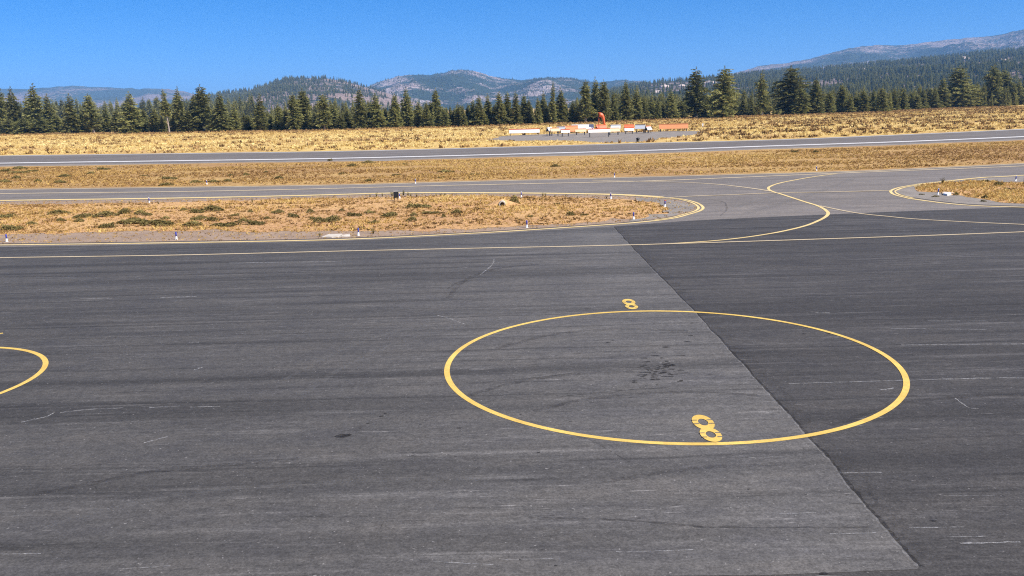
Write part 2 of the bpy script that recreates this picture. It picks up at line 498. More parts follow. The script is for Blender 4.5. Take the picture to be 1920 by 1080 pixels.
# --------------------------- painted lines
YL1 = gl([(-400, 383), (0, 376.3), (333, 371.7), (560, 367), (700, 363.2), (793, 361.7), (976, 362.3), (1127, 364.4), (1200, 367.3), (1240, 370.3), (1265, 372), (1286, 375), (1307, 381), (1318, 389), (1312, 396), (1286, 404), (1265, 409.4), (1234, 413.8), (1182, 418.8), (1130, 422.6), (993, 431.7), (880, 438.3), (640, 449.6), (333, 455.7), (0, 460), (-600, 467)])
YL2 = gl([(2300, 305), (1920, 328.9), (1845, 333), (1782, 339.3), (1720, 346), (1690, 351), (1675, 355.5), (1670, 359.5), (1677, 365.5), (1704, 372.5), (1740, 377.5), (1772, 381.5), (1824, 385.8), (1920, 389), (2300, 396)])
ZP = 0.0205
ribbon('edge_line', YL1[:10], 0.70, ZP, M_PALE_YELLOW, taxiway)
ribbon('edge_line', YL1[9:18], 0.17, ZP, M_PALE_YELLOW, taxiway, n=10)
ribbon('edge_line', YL1[9:18], 0.15, ZP, M_PALE_YELLOW, taxiway, n=10, off=-0.26)
ribbon('edge_line', YL1[17:], (0.24, 0.24), ZP, M_PALE_YELLOW, apron)
ribbon('edge_line', YL2[:5], 0.36, ZP, M_PALE_YELLOW, taxiway)
ribbon('edge_line', YL2[4:10], 0.18, ZP, M_PALE_YELLOW, taxiway, n=10)
ribbon('edge_line', YL2[4:10], 0.16, ZP, M_PALE_YELLOW, taxiway, n=10, off=0.30)
ribbon('edge_line', YL2[9:], 0.24, ZP, M_PALE_YELLOW, taxiway)
ribbon('far_edge_line', [(p[0], p[1] - 0.7) for p in TX_FAR], 0.40, ZP, M_FADED, taxiway)
TXC = gl([(-500, 371), (0, 363.4), (320, 359.8), (560, 355.3), (827, 348.3), (1193, 340.2), (1370, 333.5), (1565, 325.4), (1700, 320), (1920, 311.5), (2300, 295)])
ribbon('centre_line', TXC, 0.42, ZP, M_FADED, taxiway)
S = lambda z: [(1180 + a / 2.5946, 230 + b / 2.5946) for a, b in z]
LEAD = gl(S([(1010, 250), (970, 254), (860, 270), (740, 293), (690, 309), (676, 321), (692, 334), (740, 349), (850, 385), (915, 405), (952, 424), (967, 441), (955, 459), (918, 479), (850, 505), (720, 535), (560, 560), (400, 577), (200, 590), (60, 596)]))
ribbon('lead_line', LEAD[:11], 0.19, ZP, M_PALE_YELLOW, taxiway)
ribbon('lead_line', LEAD[10:], (0.19, 0.14), ZP, M_PALE_YELLOW, apron)
ribbon('lead_line', gl(S([(-180, 282), (100, 287), (300, 293), (450, 303), (600, 321), (690, 335)])), 0.24, ZP + 0.004, M_FADED, taxiway)
ribbon('lead_line', gl(S([(925, 406), (1100, 440), (1250, 457), (1400, 471), (1650, 485), (1920, 497), (2300, 512)])), 0.17, ZP + 0.004, M_FADED, apron)
ribbon('boundary_line', gl(S([(170, 367), (330, 358), (500, 352), (720, 343), (1000, 338), (1270, 331)])), 0.24, ZP + 0.008, M_FADED, taxiway)
L1 = gl([(-900, 505), (-300, 490), (0, 484), (333, 479), (640, 471.6), (900, 466), (1180, 460), (1565, 448.1), (1920, 435.4), (2500, 410)])
ribbon('taxi_line', L1, 0.17, 0.024, M_FADED, apron)
ribbon('edge_stripe', RW_WHITE, 1.7, 0.015, M_WHITE, runway)
ribbon('edge_stripe', [(p[0], p[1] - 1.6) for p in RW_FAR], 0.8, 0.015, M_WHITE, runway)

def circle(cx, cy_, R, n=120):
    return [(cx + R * math.cos(2 * math.pi * i / n), cy_ + R * math.sin(2 * math.pi * i / n)) for i in range(n)]
c1 = ribbon('painted_circle', circle(3.619, 19.942, 5.1985, 140), 0.130, 0.021, M_YELLOW, apron, n=0, closed=True)
c1['label'] = 'complete yellow parking circle painted on the apron'
c2 = ribbon('painted_circle', circle(-14.575, 19.707, 3.188, 100), 0.130, 0.021, M_YELLOW, apron, n=0, closed=True)
c2['label'] = 'yellow parking circle cut off by the picture edge'

def digit_eight(xc, y0, y1, wid, name_label):
    """painted stencil numeral 8, its larger bowl at the far end (y1)"""
    L = y1 - y0
    V, Fc = [], []
    for (ya, yb, w, z) in ((y0 + 0.425 * L, y1, wid, 0.0), (y0, y0 + 0.515 * L, wid * 0.95, 0.0015)):
        cy0, hy, hx = (ya + yb) / 2, (yb - ya) / 2, w / 2
        gaps = (0.16, -0.62) if z == 0 else (0.55, -0.2)
        iy, ix = hy * 0.44, hx * 0.46
        n = 56
        ring = [(xc + a * math.cos(t), cy0 + b * math.sin(t)) for (a, b) in ((hx, hy), (ix, iy)) for t in [2 * math.pi * k / n for k in range(n)]]
        base = len(V)
        V += [(x, y, z) for x, y in ring]
        for k in range(n):
            Fc.append((base + k, base + (k + 1) % n, base + n + (k + 1) % n, base + n + k))
    m = bpy.data.meshes.new('painted_number')
    m.from_pydata([(a, b, 0.0245 + c) for a, b, c in V], [], [f[::-1] for f in Fc])
    o = link('painted_number', m, M_YELLOW, apron)
    for p in o.data.polygons:
        pass
    o['label'] = name_label
    # stencil bridges left unpainted
    for fy in (0.79, 0.655, 0.315, 0.17):
        yy = y0 + fy * L
        for s in (-1, 1):
            xs = (xc + s * wid * 0.235, xc + s * wid * 0.49)
            g = ribbon('stencil_gap', [(xs[0], yy), (xs[1], yy)], 0.034, 0.0285, M_APRON_L, o, n=0)
    return o
digit_eight(3.585, 14.82, 16.24, 0.40, 'yellow stencilled numeral 8 inside the circle')
digit_eight(3.60, 25.40, 26.81, 0.40, 'yellow stencilled numeral 8 beyond the circle')
e0, e1 = G(-30, 631), G(6, 626)
ribbon('painted_number', [e0, e1], 0.11, 0.0245, M_YELLOW, apron, n=0)['label'] = 'end of a yellow numeral at the picture edge'

# --------------------------- wear on the apron
def scuff(pts, w, mat=None, ragged=0.8, n=10):
    P = gl(pts)
    o = ribbon('scuff_mark', P, w, 0.0175 + random.uniform(0, 0.0018), mat or M_SCUFF, apron, n=n, ragged=ragged)
    return o
for pts, w in [([(1478, 721), (1590, 717.5), (1700, 714.5)], 0.035), ([(1702, 714.5), (1800, 711.5), (1960, 708)], 0.04), ([(1576, 889), (1652, 887)], 0.022), ([(1705, 992), (1808, 990)], 0.022), ([(1775, 1009), (1852, 1007.5)], 0.018),
               ([(1800, 1021), (1912, 1018)], 0.035), ([(1770, 931.5), (1865, 932)], 0.012), ([(40, 793), (85, 783), (103, 774)], 0.03), ([(113, 775), (170, 769), (230, 766)], 0.035), ([(280, 766), (337, 762.5)], 0.03), ([(357, 765), (413, 763)], 0.03),
               ([(0, 1041), (77, 1040)], 0.02), ([(926, 487), (925, 493), (920, 500), (908, 510), (900, 516)], 0.045), ([(820, 592), (845, 599), (872, 609)], 0.03), ([(1236, 682), (1250, 680), (1263, 678)], 0.05), ([(1740, 603), (1848, 603)], 0.035), ([(1670, 617), (1850, 619)], 0.03),
               ([(1690, 648), (1920, 646)], 0.04), ([(1520, 586), (1556, 588)], 0.05), ([(1790, 748), (1815, 765), (1835, 768)], 0.03), ([(1650, 733), (1676, 729)], 0.04), ([(1155, 1037), (1300, 1033)], 0.018),
               ([(810, 1055), (925, 1061)], 0.014), ([(150, 560), (210, 560)], 0.07), ([(300, 559), (370, 557)], 0.08), ([(355, 643), (373, 643)], 0.06), ([(365, 695), (380, 690)], 0.07), ([(270, 832), (315, 820)], 0.03), ([(230, 1069), (320, 1063)], 0.02), ([(430, 494), (640, 491)], 0.09),
               ([(940, 1052), (1050, 1049)], 0.010), ([(1400, 860), (1470, 858)], 0.02), ([(1460, 965), (1530, 963)], 0.02), ([(1555, 1003), (1640, 1001)], 0.02)]:
    scuff(pts, w)
for pts, w in [([(990, 972), (1080, 974), (1180, 978), (1320, 990)], 0.05), ([(168, 912), (178, 914), (183, 922)], 0.025), ([(720, 978), (708, 1005)], 0.02), ([(1050, 745), (1150, 735), (1250, 728)], 0.05), ([(880, 720), (980, 712), (1080, 700)], 0.05), ([(1100, 750), (1200, 746)], 0.04),
               ([(1040, 668), (1130, 661), (1230, 662)], 0.05), ([(840, 542), (860, 530), (900, 525)], 0.10), ([(1350, 405), (1362, 394), (1358, 380), (1330, 374)], 0.10), ([(1585, 930), (1622, 924), (1640, 936), (1645, 947)], 0.05), ([(1592, 945), (1625, 948)], 0.03), ([(1300, 990.5), (1500, 991), (1660, 990)], 0.045), ([(1080, 820), (1110, 828), (1180, 868)], 0.03), ([(0, 520), (300, 517), (640, 510)], 0.10), ([(0, 640), (300, 632), (640, 624)], 0.06)]:
    scuff(pts, w, M_DKSCUFF, 0.7)
for pts, w, mt in [([(880, 742), (980, 716), (1100, 701), (1240, 699), (1360, 706)], 0.16, M_TRACK), ([(1000, 772), (1120, 747), (1280, 737), (1420, 742)], 0.16, M_TRACK), ([(930, 655), (1040, 628), (1160, 618), (1290, 622)], 0.18, M_TRACK), ([(560, 742), (700, 662), (860, 612), (1020, 590)], 0.16, M_TRACK_PALE), ([(520, 720), (670, 645), (840, 598), (1000, 578)], 0.16, M_TRACK_PALE),
                   ([(1130, 905), (1300, 880), (1460, 872)], 0.14, M_TRACK), ([(80, 990), (330, 930), (620, 905), (900, 900)], 0.15, M_TRACK_PALE), ([(60, 930), (300, 885), (560, 862)], 0.15, M_TRACK), ([(840, 560), (870, 528), (930, 505), (1010, 496)], 0.2, M_TRACK), ([(1560, 800), (1680, 760), (1800, 745), (1930, 742)], 0.15, M_TRACK), ([(1400, 400), (1500, 372), (1560, 350), (1600, 335)], 0.5, M_TRACK_PALE), ([(1340, 398), (1440, 372), (1490, 352)], 0.5, M_TRACK_PALE)]:
    scuff(pts, w, mt, 0.35, 14)['label'] = 'faint curved tyre track on the asphalt'
# white paint patch at the very bottom edge
ribbon('paint_patch', gl([(1492, 1089), (1598, 1088)]), 0.13, 0.0185, M_WHITE, apron, n=4, ragged=0.3)

def blot(name, pts, material, parent, z):
    """oil drops: one irregular flat patch for each (px, py, size in metres, stretch)"""
    bm = bmesh.new()
    for px, py, s, st in pts:
        cx, cy_ = G(px, py)
        n = 11
        ph = random.random() * 6.28
        zz = z + random.uniform(0, 0.0012)
        vs_ = [bm.verts.new((cx + s * st * math.cos(a) * r, cy_ + s * math.sin(a) * r, zz)) for a, r in [(2 * math.pi * k / n, 0.6 + 0.55 * random.random()) for k in range(n)]]
        bm.faces.new(vs_)
    o = link(name, bm_mesh(name, bm), material, parent)
    o['kind'] = 'stuff'
    return o
spots = [(1230 + random.gauss(0, 21), 697 + random.gauss(0, 12), random.uniform(0.012, 0.05), random.uniform(1.2, 3.0)) for _ in range(85)]
blot('oil_stain', spots, M_OIL, apron, 0.0192)
spots = [(642, 819, 0.11, 1.3), (655, 816, 0.04, 1.6), (675, 804, 0.035, 1.3), (690, 795, 0.03, 1.5), (714, 782, 0.035, 1.4), (722, 777, 0.03, 1.3), (700, 821, 0.02, 1), (862, 804, 0.04, 1.5), (789, 797, 0.025, 1.5), (774, 856, 0.02, 1.2), (890, 866, 0.025, 1.4), (1010, 850, 0.03, 1.4), (854, 858, 0.02, 1.2), (664, 849, 0.02, 1.3), (829, 820, 0.02, 1.2), (1070, 792, 0.03, 1.3), (976, 779, 0.02, 1.2), (976, 1051, 0.02, 1.2), (1042, 1063, 0.02, 1.2), (1750, 978, 0.035, 1.6), (1404, 919, 0.02, 1.3), (1545, 1078, 0.05, 1.2), (1250, 652, 0.06, 2), (1288, 642, 0.06, 2.2), (1140, 643, 0.04, 2), (1297, 607, 0.05, 1.5), (1508, 627, 0.05, 1.6), (1555, 627, 0.05, 1.6), (1295, 630, 0.05, 1.8), (1150, 640, 0.03, 1.5), (300, 962, 0.015, 1.5), (310, 963, 0.012, 1.3), (270, 963, 0.012, 1.3)]
blot('oil_stain', spots, M_OIL, apron, 0.0192)

# --------------------------- grass islands between the pavements
def wobble(P, amp, f):
    out = []
    for p in P:
        out.append((p[0] + amp * mnoise.noise(Vector((p[0] * f, p[1] * f, 3))), p[1] + amp * mnoise.noise(Vector((p[0] * f, p[1] * f, 11)))))
    return out
ISL1 = gl([(-400, 391.5), (0, 379), (333, 374.3), (560, 369.6), (700, 365.8), (793, 364.4), (976, 364.9), (1127, 367), (1200, 370), (1240, 373), (1265, 375.6), (1284, 379), (1300, 384), (1306, 389), (1301, 395), (1280, 402), (1258, 407), (1230, 411.6), (1180, 416.9), (1130, 420.6), (993, 429.6), (880, 436.3), (640, 447.2), (333, 453.2), (0, 457.6), (-600, 464)])
ISL2 = gl([(2300, 309), (1920, 331.6), (1845, 335.8), (1782, 342), (1725, 348.5), (1697, 353.3), (1684, 357), (1680, 359.8), (1687, 364.3), (1710, 370.5), (1742, 375.3), (1774, 379.4), (1824, 383.7), (1920, 386.8), (2300, 393)])
isl1 = sheet('gravel_shoulder', [tuple(p) for p in catmull(ISL1, 5)], 0.027, M_GRAVEL); tag(isl1, kind='structure')
isl2 = sheet('gravel_shoulder', [tuple(p) for p in catmull(ISL2, 5)], 0.027, M_GRAVEL_GREY); tag(isl2, kind='structure')
TIP = gl([(1190, 371.3), (1240, 374.2), (1284, 380.5), (1304, 389), (1288, 398), (1240, 408.5), (1180, 415.6), (1205, 402), (1225, 392), (1200, 380)])
tip = sheet('gravel_tip', wobble(catmull(TIP, 6), 0.3, 1.0), 0.0305, M_GRAVEL_GREY); tag(tip, kind='structure')
GR1 = gl([(-400, 394), (0, 385), (333, 379.5), (640, 372), (800, 368.5), (1000, 369), (1120, 372.5), (1200, 378), (1243, 384), (1252, 392), (1240, 402), (1190, 409), (1100, 417.5), (990, 425), (860, 431), (640, 434), (480, 436), (333, 434), (150, 437), (0, 440), (-500, 445)])
GR2 = gl([(2300, 318), (1925, 342), (1880, 341), (1840, 339.5), (1790, 342), (1735, 348), (1722, 353), (1730, 360), (1765, 363), (1800, 367), (1830, 373), (1870, 379), (1925, 383.5), (2300, 389)])
GR1S = wobble(catmull(GR1, 14), 1.0, 0.8)
GR2S = wobble(catmull(GR2, 14), 0.8, 0.8)
g1 = sheet('grass_island', GR1S, 0.034, M_ISLAND); tag(g1, kind='structure')
g2 = sheet('grass_island', GR2S, 0.034, M_ISLAND); tag(g2, kind='structure')
GRV = gl([(915, 262), (945, 255.5), (1000, 252.5), (1100, 249.5), (1200, 247.5), (1270, 246), (1312, 246.5), (1302, 253), (1262, 257.5), (1236, 259), (1218, 265.5), (1130, 267.5), (1050, 264), (970, 264.5)])
gv = sheet('gravel_pad', wobble(catmull(GRV, 8), 3.0, 0.07), 0.008, M_GRAVEL_GREY); tag(gv, kind='structure')
sh = gl([(-500, 323), (0, 312.5), (640, 302.2), (960, 295), (1210, 288), (1440, 280.5), (1920, 262.5), (2300, 246)])
s1 = sheet('runway_shoulder', catmull(RW_NEAR, 6) + wobble(catmull(sh, 12), 2.0, 0.15)[::-1], 0.007, M_GRAVEL_GREY); tag(s1, kind='structure')

# ------------------------------------------------------------------ hills and mountains
def hill_mat(name, forest, open_a, open_b, cover, patch, speck, seed, pscale=(1, 1, 1)):
    """cover 0..1 = how much of the slope is wooded"""
    t = NT(name, 0.95, 0.05)
    n1 = t.noise(1.0 / patch, 6, 0.62, loc=(seed, seed * 2, 0), scale=pscale)
    n2 = t.noise(1.0 / speck, 3, 0.7, loc=(seed, 0, 0))
    soil = t.mix(t.ramp(t.noise(3.0 / patch, 4, 0.6), [(0.35, 0.0), (0.65, 1.0)]), open_a, open_b)
    m = t.math('ADD', t.math('MULTIPLY', n1, 0.72), t.math('MULTIPLY', n2, 0.28))
    e = 0.38 + 0.24 * cover
    k = t.ramp(m, [(e - 0.02, 0.0), (e + 0.045, 1.0)])
    c = t.mix(k, forest, soil)
    c = t.mix(1.0, c, t.ramp(n2, [(0.25, 0.55), (0.5, 1.0), (0.75, 1.45)]), 'MULTIPLY')
    t.bump(t.math('ADD', n2, n1), 1.0, speck * 1.2)
    return t.out(c)

class Hill:
    def __init__(self, name, skyline, Yr, Yf, Yb, material, px0=-500, px1=2420, nc=260, nr=44, rough=1.0, seed=1.0, jag=0.0, ywob=0.0, power=1.0):
        self.sky = np.array(skyline, float)
        self.Yf, self.Yb, self.rough, self.seed, self.power = Yf, Yb, rough, seed, power
        self.Yr, self.jag, self.ywob = Yr, jag, ywob
        rows = np.concatenate([np.linspace(0, 1, nr), np.linspace(1, 2, 9)[1:]])
        cols = np.linspace(px0, px1, nc)
        V = np.array([self.at(px, t) for t in rows for px in cols])
        idx = np.arange(len(V)).reshape(len(rows), nc)
        Fq = np.stack([idx[:-1, :-1].ravel(), idx[:-1, 1:].ravel(), idx[1:, 1:].ravel(), idx[1:, :-1].ravel()], 1)
        self.o = link(name, np_mesh(name, V, Fq, smooth=True), material)
        tag(self.o, kind='structure')
    def at(self, px, t):
        py = np.interp(px, self.sky[:, 0], self.sky[:, 1])
        Yr = self.Yr * (1 + self.ywob * mnoise.noise(Vector((px / 330.0, self.seed, 0))))
        x, y, zr = H(px, py, Yr)
        zr += self.jag * mnoise.noise(Vector((px / 14.0, self.seed * 3, 1))) + 0.6 * self.jag * mnoise.noise(Vector((px / 5.0, self.seed * 3, 7)))
        zr = max(zr, -6.0)
        if t <= 1:
            Yd = self.Yf + (Yr - self.Yf) * t
            p = t ** self.power
            z = -4 + (zr + 4) * p
            xx = x * Yd / Yr
            nz = mnoise.fractal(Vector((xx / (self.Yr * 0.085), Yd / (self.Yr * 0.22), self.seed)), 0.9, 2.1, 5)
            z += self.rough * nz * 0.20 * max(zr, 0) * math.sin(math.pi * min(t, 1.0)) ** 0.8 * (1.0 if t < 1 else 0)
            return (xx, Yd, z)
        Yd = Yr + (self.Yb - Yr) * (t - 1)
        return (x * Yd / Yr, Yd, -4 + (zr + 4) * (1 - (t - 1)) ** 1.2)

M_FARL = hill_mat('far_ridge_cover', (0.050, 0.062, 0.040), (0.30, 0.21, 0.17), (0.26, 0.19, 0.17), 0.62, 900, 26, 3.0, (1, 0.5, 2))
M_CENT = hill_mat('central_mountain_cover', (0.040, 0.052, 0.032), (0.42, 0.34, 0.31), (0.29, 0.205, 0.18), 0.64, 330, 20, 8.0)
M_KNOL = hill_mat('knoll_cover', (0.048, 0.055, 0.032), (0.31, 0.225, 0.185), (0.25, 0.175, 0.145), 0.38, 260, 12, 12.0)
M_FARR = hill_mat('right_mountain_cover', (0.045, 0.055, 0.040), (0.33, 0.25, 0.22), (0.27, 0.20, 0.18), 0.58, 700, 26, 17.0, (1, 0.5, 2.5))
M_WOOD = hill_mat('wooded_ridge_cover', (0.035, 0.045, 0.024), (0.27, 0.195, 0.165), (0.19, 0.135, 0.115), 0.50, 190, 11, 23.0)

hill_farl = Hill('mountain_ridge_far', [(-700, 190), (-300, 172), (0, 166), (40, 167), (85, 165), (110, 162), (145, 161), (175, 163), (210, 164), (260, 167), (290, 165.5), (320, 168), (345, 171), (365, 176), (390, 184), (450, 200), (520, 215), (2420, 215)],
                 8200, 5200, 10200, M_FARL, px0=-700, px1=560, nc=170, rough=1.3, seed=2.0, jag=9, ywob=0.03)
hill_cent = Hill('central_mountain', [(380, 225), (560, 205), (640, 182), (690, 163), (715, 152), (745, 143), (775, 140), (805, 140.5), (830, 137), (850, 132), (875, 130), (895, 135), (930, 145), (960, 148.5), (983, 150.5), (1010, 147), (1045, 145.2), (1070, 146.5), (1095, 151), (1118, 154.5), (1145, 152), (1165, 150), (1190, 151.5), (1240, 156), (1300, 165), (1420, 180), (1700, 190), (2420, 190)],
                 6000, 3600, 8200, M_CENT, px0=380, px1=1650, nc=240, nr=70, rough=1.45, seed=5.0, jag=7, ywob=0.04)
hill_farr = Hill('right_mountain', [(1150, 200), (1300, 165), (1380, 136), (1400, 131), (1430, 122), (1470, 119), (1510, 112), (1545, 103), (1590, 91), (1620, 86), (1650, 84.5), (1690, 85), (1740, 79), (1790, 73), (1840, 69), (1870, 66), (1895, 60), (1920, 56), (2000, 47), (2150, 50), (2420, 80)],
                 6800, 3900, 9000, M_FARR, px0=1200, px1=2420, nc=200, nr=70, rough=1.5, seed=9.0, jag=6, ywob=0.03)
hill_knol = Hill('wooded_knoll', [(250, 222), (340, 200), (380, 183), (420, 176), (450, 173), (480, 166), (510, 158), (530, 151), (545, 148.5), (580, 147), (610, 147), (640, 151), (660, 156), (690, 165), (720, 173), (750, 181), (790, 193), (830, 207), (900, 225), (2420, 225)],
                 3400, 2000, 4300, M_KNOL, px0=250, px1=940, nc=200, nr=44, rough=0.9, seed=13.0, jag=2, ywob=0.03)
hill_wood = Hill('wooded_ridge', [(900, 225), (1060, 205), (1120, 180), (1180, 162), (1240, 153), (1300, 150), (1350, 147), (1400, 141), (1460, 136), (1530, 132), (1600, 125), (1680, 117), (1760, 110), (1850, 99), (1920, 93), (2050, 80), (2250, 72), (2420, 72)],
                 3000, 950, 3800, M_WOOD, px0=900, px1=2420, nc=240, nr=60, rough=0.55, seed=19.0, jag=1.0, ywob=0.05, power=1.15)

# ------------------------------------------------------------------ conifers
def conifer(seed, kind):
    """crown of unit height as clumps of needle sprays on whorled boughs; returns verts, tris, tint"""
    r = random.Random(seed)
    V, T, C = [], [], []
    def spray(p, out, s, tint):
        # a clump: several slim blades that splay outward and a little up
        for _ in range(7):
            d = Vector((out.x + r.gauss(0, 0.55), out.y + r.gauss(0, 0.55), r.gauss(0.20, 0.38)))
            d.normalize()
            w = d.cross(Vector((r.gauss(0, 1), r.gauss(0, 1), r.gauss(0, 1))))
            w.normalize()
            a = p + Vector((r.gauss(0, 1), r.gauss(0, 1), r.gauss(0, 0.7))) * s * 0.35
            L, W = s * r.uniform(0.7, 1.3), s * r.uniform(0.26, 0.48)
            b = len(V)
            V.extend([a - w * W, a + w * W, a + d * L])
            T.append((b, b + 1, b + 2))
            t = min(1, max(0, tint + r.gauss(0, 0.10)))
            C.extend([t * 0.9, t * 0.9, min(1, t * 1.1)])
    spec = {'cone': (0.015, 210, 0.20, 0.72), 'broad': (0.015, 230, 0.26, 0.50), 'pine': (0.14, 150, 0.21, 0.52), 'slim': (0.05, 150, 0.135, 0.70), 'bare': (0.38, 90, 0.12, 0.5), 'young': (0.02, 130, 0.33, 0.72)}[kind]
    z0, nb, rad, pw = spec
    lob = [r.uniform(0, 6.28) for _ in range(6)]
    pw *= r.uniform(0.80, 1.22); nb = int(nb * r.uniform(0.75, 1.15))
    for b in range(nb):
        f = 1 - math.sqrt(1 - (b + r.random()) / nb * 0.985)       # more boughs low down, where the crown is wide
        f = 0.55 * f + 0.45 * (b + r.random()) / nb
        f = min(f, 0.975)
        z = z0 + (1 - z0) * f
        prof = (1 - f) ** pw
        if f < 0.12: prof *= 0.80 + 1.7 * f
        if kind in ('pine', 'broad', 'bare'):
            prof *= 0.92 + 0.16 * math.sin(11 * f + lob[0]) + 0.08 * math.sin(23 * f + lob[3])
        else:
            prof *= 0.96 + 0.07 * math.sin(17 * f + lob[0])
        an = b * 2.399963 + r.gauss(0, 0.35)
        out = Vector((math.cos(an), math.sin(an), 0))
        Lb = (rad * prof + 0.006) * r.uniform(0.66, 1.14) * (1 + 0.14 * math.sin(an * 2 + lob[1] + 4 * f) + 0.12 * math.sin(an + lob[2] + 6 * f))
        rise = r.uniform(-0.05, 0.40) - 0.32 * (1 - f)
        tint = min(1, max(0, r.gauss(0.5, 0.27)))
        ns = max(2, int(1.5 + Lb / 0.030))
        for k in range(ns):
            q = (k + 0.8) / ns
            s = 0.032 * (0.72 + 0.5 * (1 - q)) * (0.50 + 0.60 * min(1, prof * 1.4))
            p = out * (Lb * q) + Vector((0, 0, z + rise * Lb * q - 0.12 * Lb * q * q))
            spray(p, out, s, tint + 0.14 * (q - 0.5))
    # leader
    for k in range(5):
        spray(Vector((r.gauss(0, 0.003), r.gauss(0, 0.003), 0.955 + 0.010 * k)), Vector((0, 0, 1)), 0.013, 0.5)
    return np.array([tuple(v) for v in V]), np.array(T), np.array(C)

def trunk_mesh(name, kind, seed):
    r = random.Random(seed)
    bm = bmesh.new()
    seg, rows = 8, 7
    rb = {'cone': 0.014, 'broad': 0.020, 'pine': 0.019, 'slim': 0.012, 'bare': 0.013, 'young': 0.015}[kind]
    lean = (r.gauss(0, 0.006), r.gauss(0, 0.006))
    rings = []
    for i in range(rows):
        f = i / (rows - 1)
        rr = rb * (1 - f) ** 0.85 * (1.25 if i == 0 else 1) + 0.0015
        cx, cy_ = lean[0] * math.sin(3 * f), lean[1] * math.sin(2.4 * f)
        rings.append([bm.verts.new((cx + rr * math.cos(6.2832 * k / seg), cy_ + rr * math.sin(6.2832 * k / seg), -0.01 + 0.96 * f)) for k in range(seg)])
    for a, b in zip(rings[:-1], rings[1:]):
        for k in range(seg):
            bm.faces.new((a[k], a[(k + 1) % seg], b[(k + 1) % seg], b[k]))
    # a few dead snags low on the stem
    for k in range(7):
        z = r.uniform(0.08, 0.5); an = r.uniform(0, 6.28); L = r.uniform(0.03, 0.08)
        d = Vector((math.cos(an), math.sin(an), r.uniform(-0.1, 0.3)))
        p = Vector((0, 0, z)); q = p + d * L
        w = Vector((0, 0, 0.003))
        v = [bm.verts.new(p - w), bm.verts.new(p + w), bm.verts.new(q)]
        bm.faces.new(v)
    m = bm_mesh(name, bm)
    return m

KINDS = {'cone': 7, 'broad': 4, 'pine': 6, 'slim': 4, 'bare': 1, 'young': 3}
CROWNS, TRUNKS = {}, {}
for k, n in KINDS.items():
    for i in range(n):
        v, t, c = conifer(100 + hash((len(k), i)) % 1000 + 31 * i, k)
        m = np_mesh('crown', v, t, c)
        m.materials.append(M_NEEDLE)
        CROWNS[(k, i)] = m
        m = trunk_mesh('trunk', k, 7 + i)
        m.materials.append(M_PALE_BARK if k in ('pine', 'bare', 'slim') else M_BARK)
        TRUNKS[(k, i)] = m
CROWN_Y = {}
for i in range(3):
    for k in ('young', 'cone'):
        m = CROWNS[(k, i)].copy()
        m.materials.clear(); m.materials.append(M_NEEDLE_Y)
        CROWN_Y[(k, i)] = m
BASEW = {}
for key, m in CROWNS.items():
    co = np.empty(len(m.vertices) * 3, np.float32); m.vertices.foreach_get('co', co); co = co.reshape(-1, 3)
    BASEW[key] = 2 * float(np.percentile(np.abs(co[:, 0]), 98.5))

def plant_tree(px, top, base, wpx, kind, var, label, group, yellow=False, name='pine_tree'):
    x, y = G(px, base)
    t = H(px, top, y)
    hgt = t[2]
    wid = 0.92 * wpx / F_PX * math.hypot(x, y)
    root = empty(name, (x, y, 0), random.uniform(0, 6.28))
    sxy = wid / BASEW[(kind, var)]
    root.scale = (sxy, sxy, hgt)
    root.rotation_euler = (random.gauss(0, 0.018), random.gauss(0, 0.018), root.rotation_euler[2])
    tag(root, label, 'tree', group)
    link('trunk', TRUNKS[(kind, var)], None, root)
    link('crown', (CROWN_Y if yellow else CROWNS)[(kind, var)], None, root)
    return root

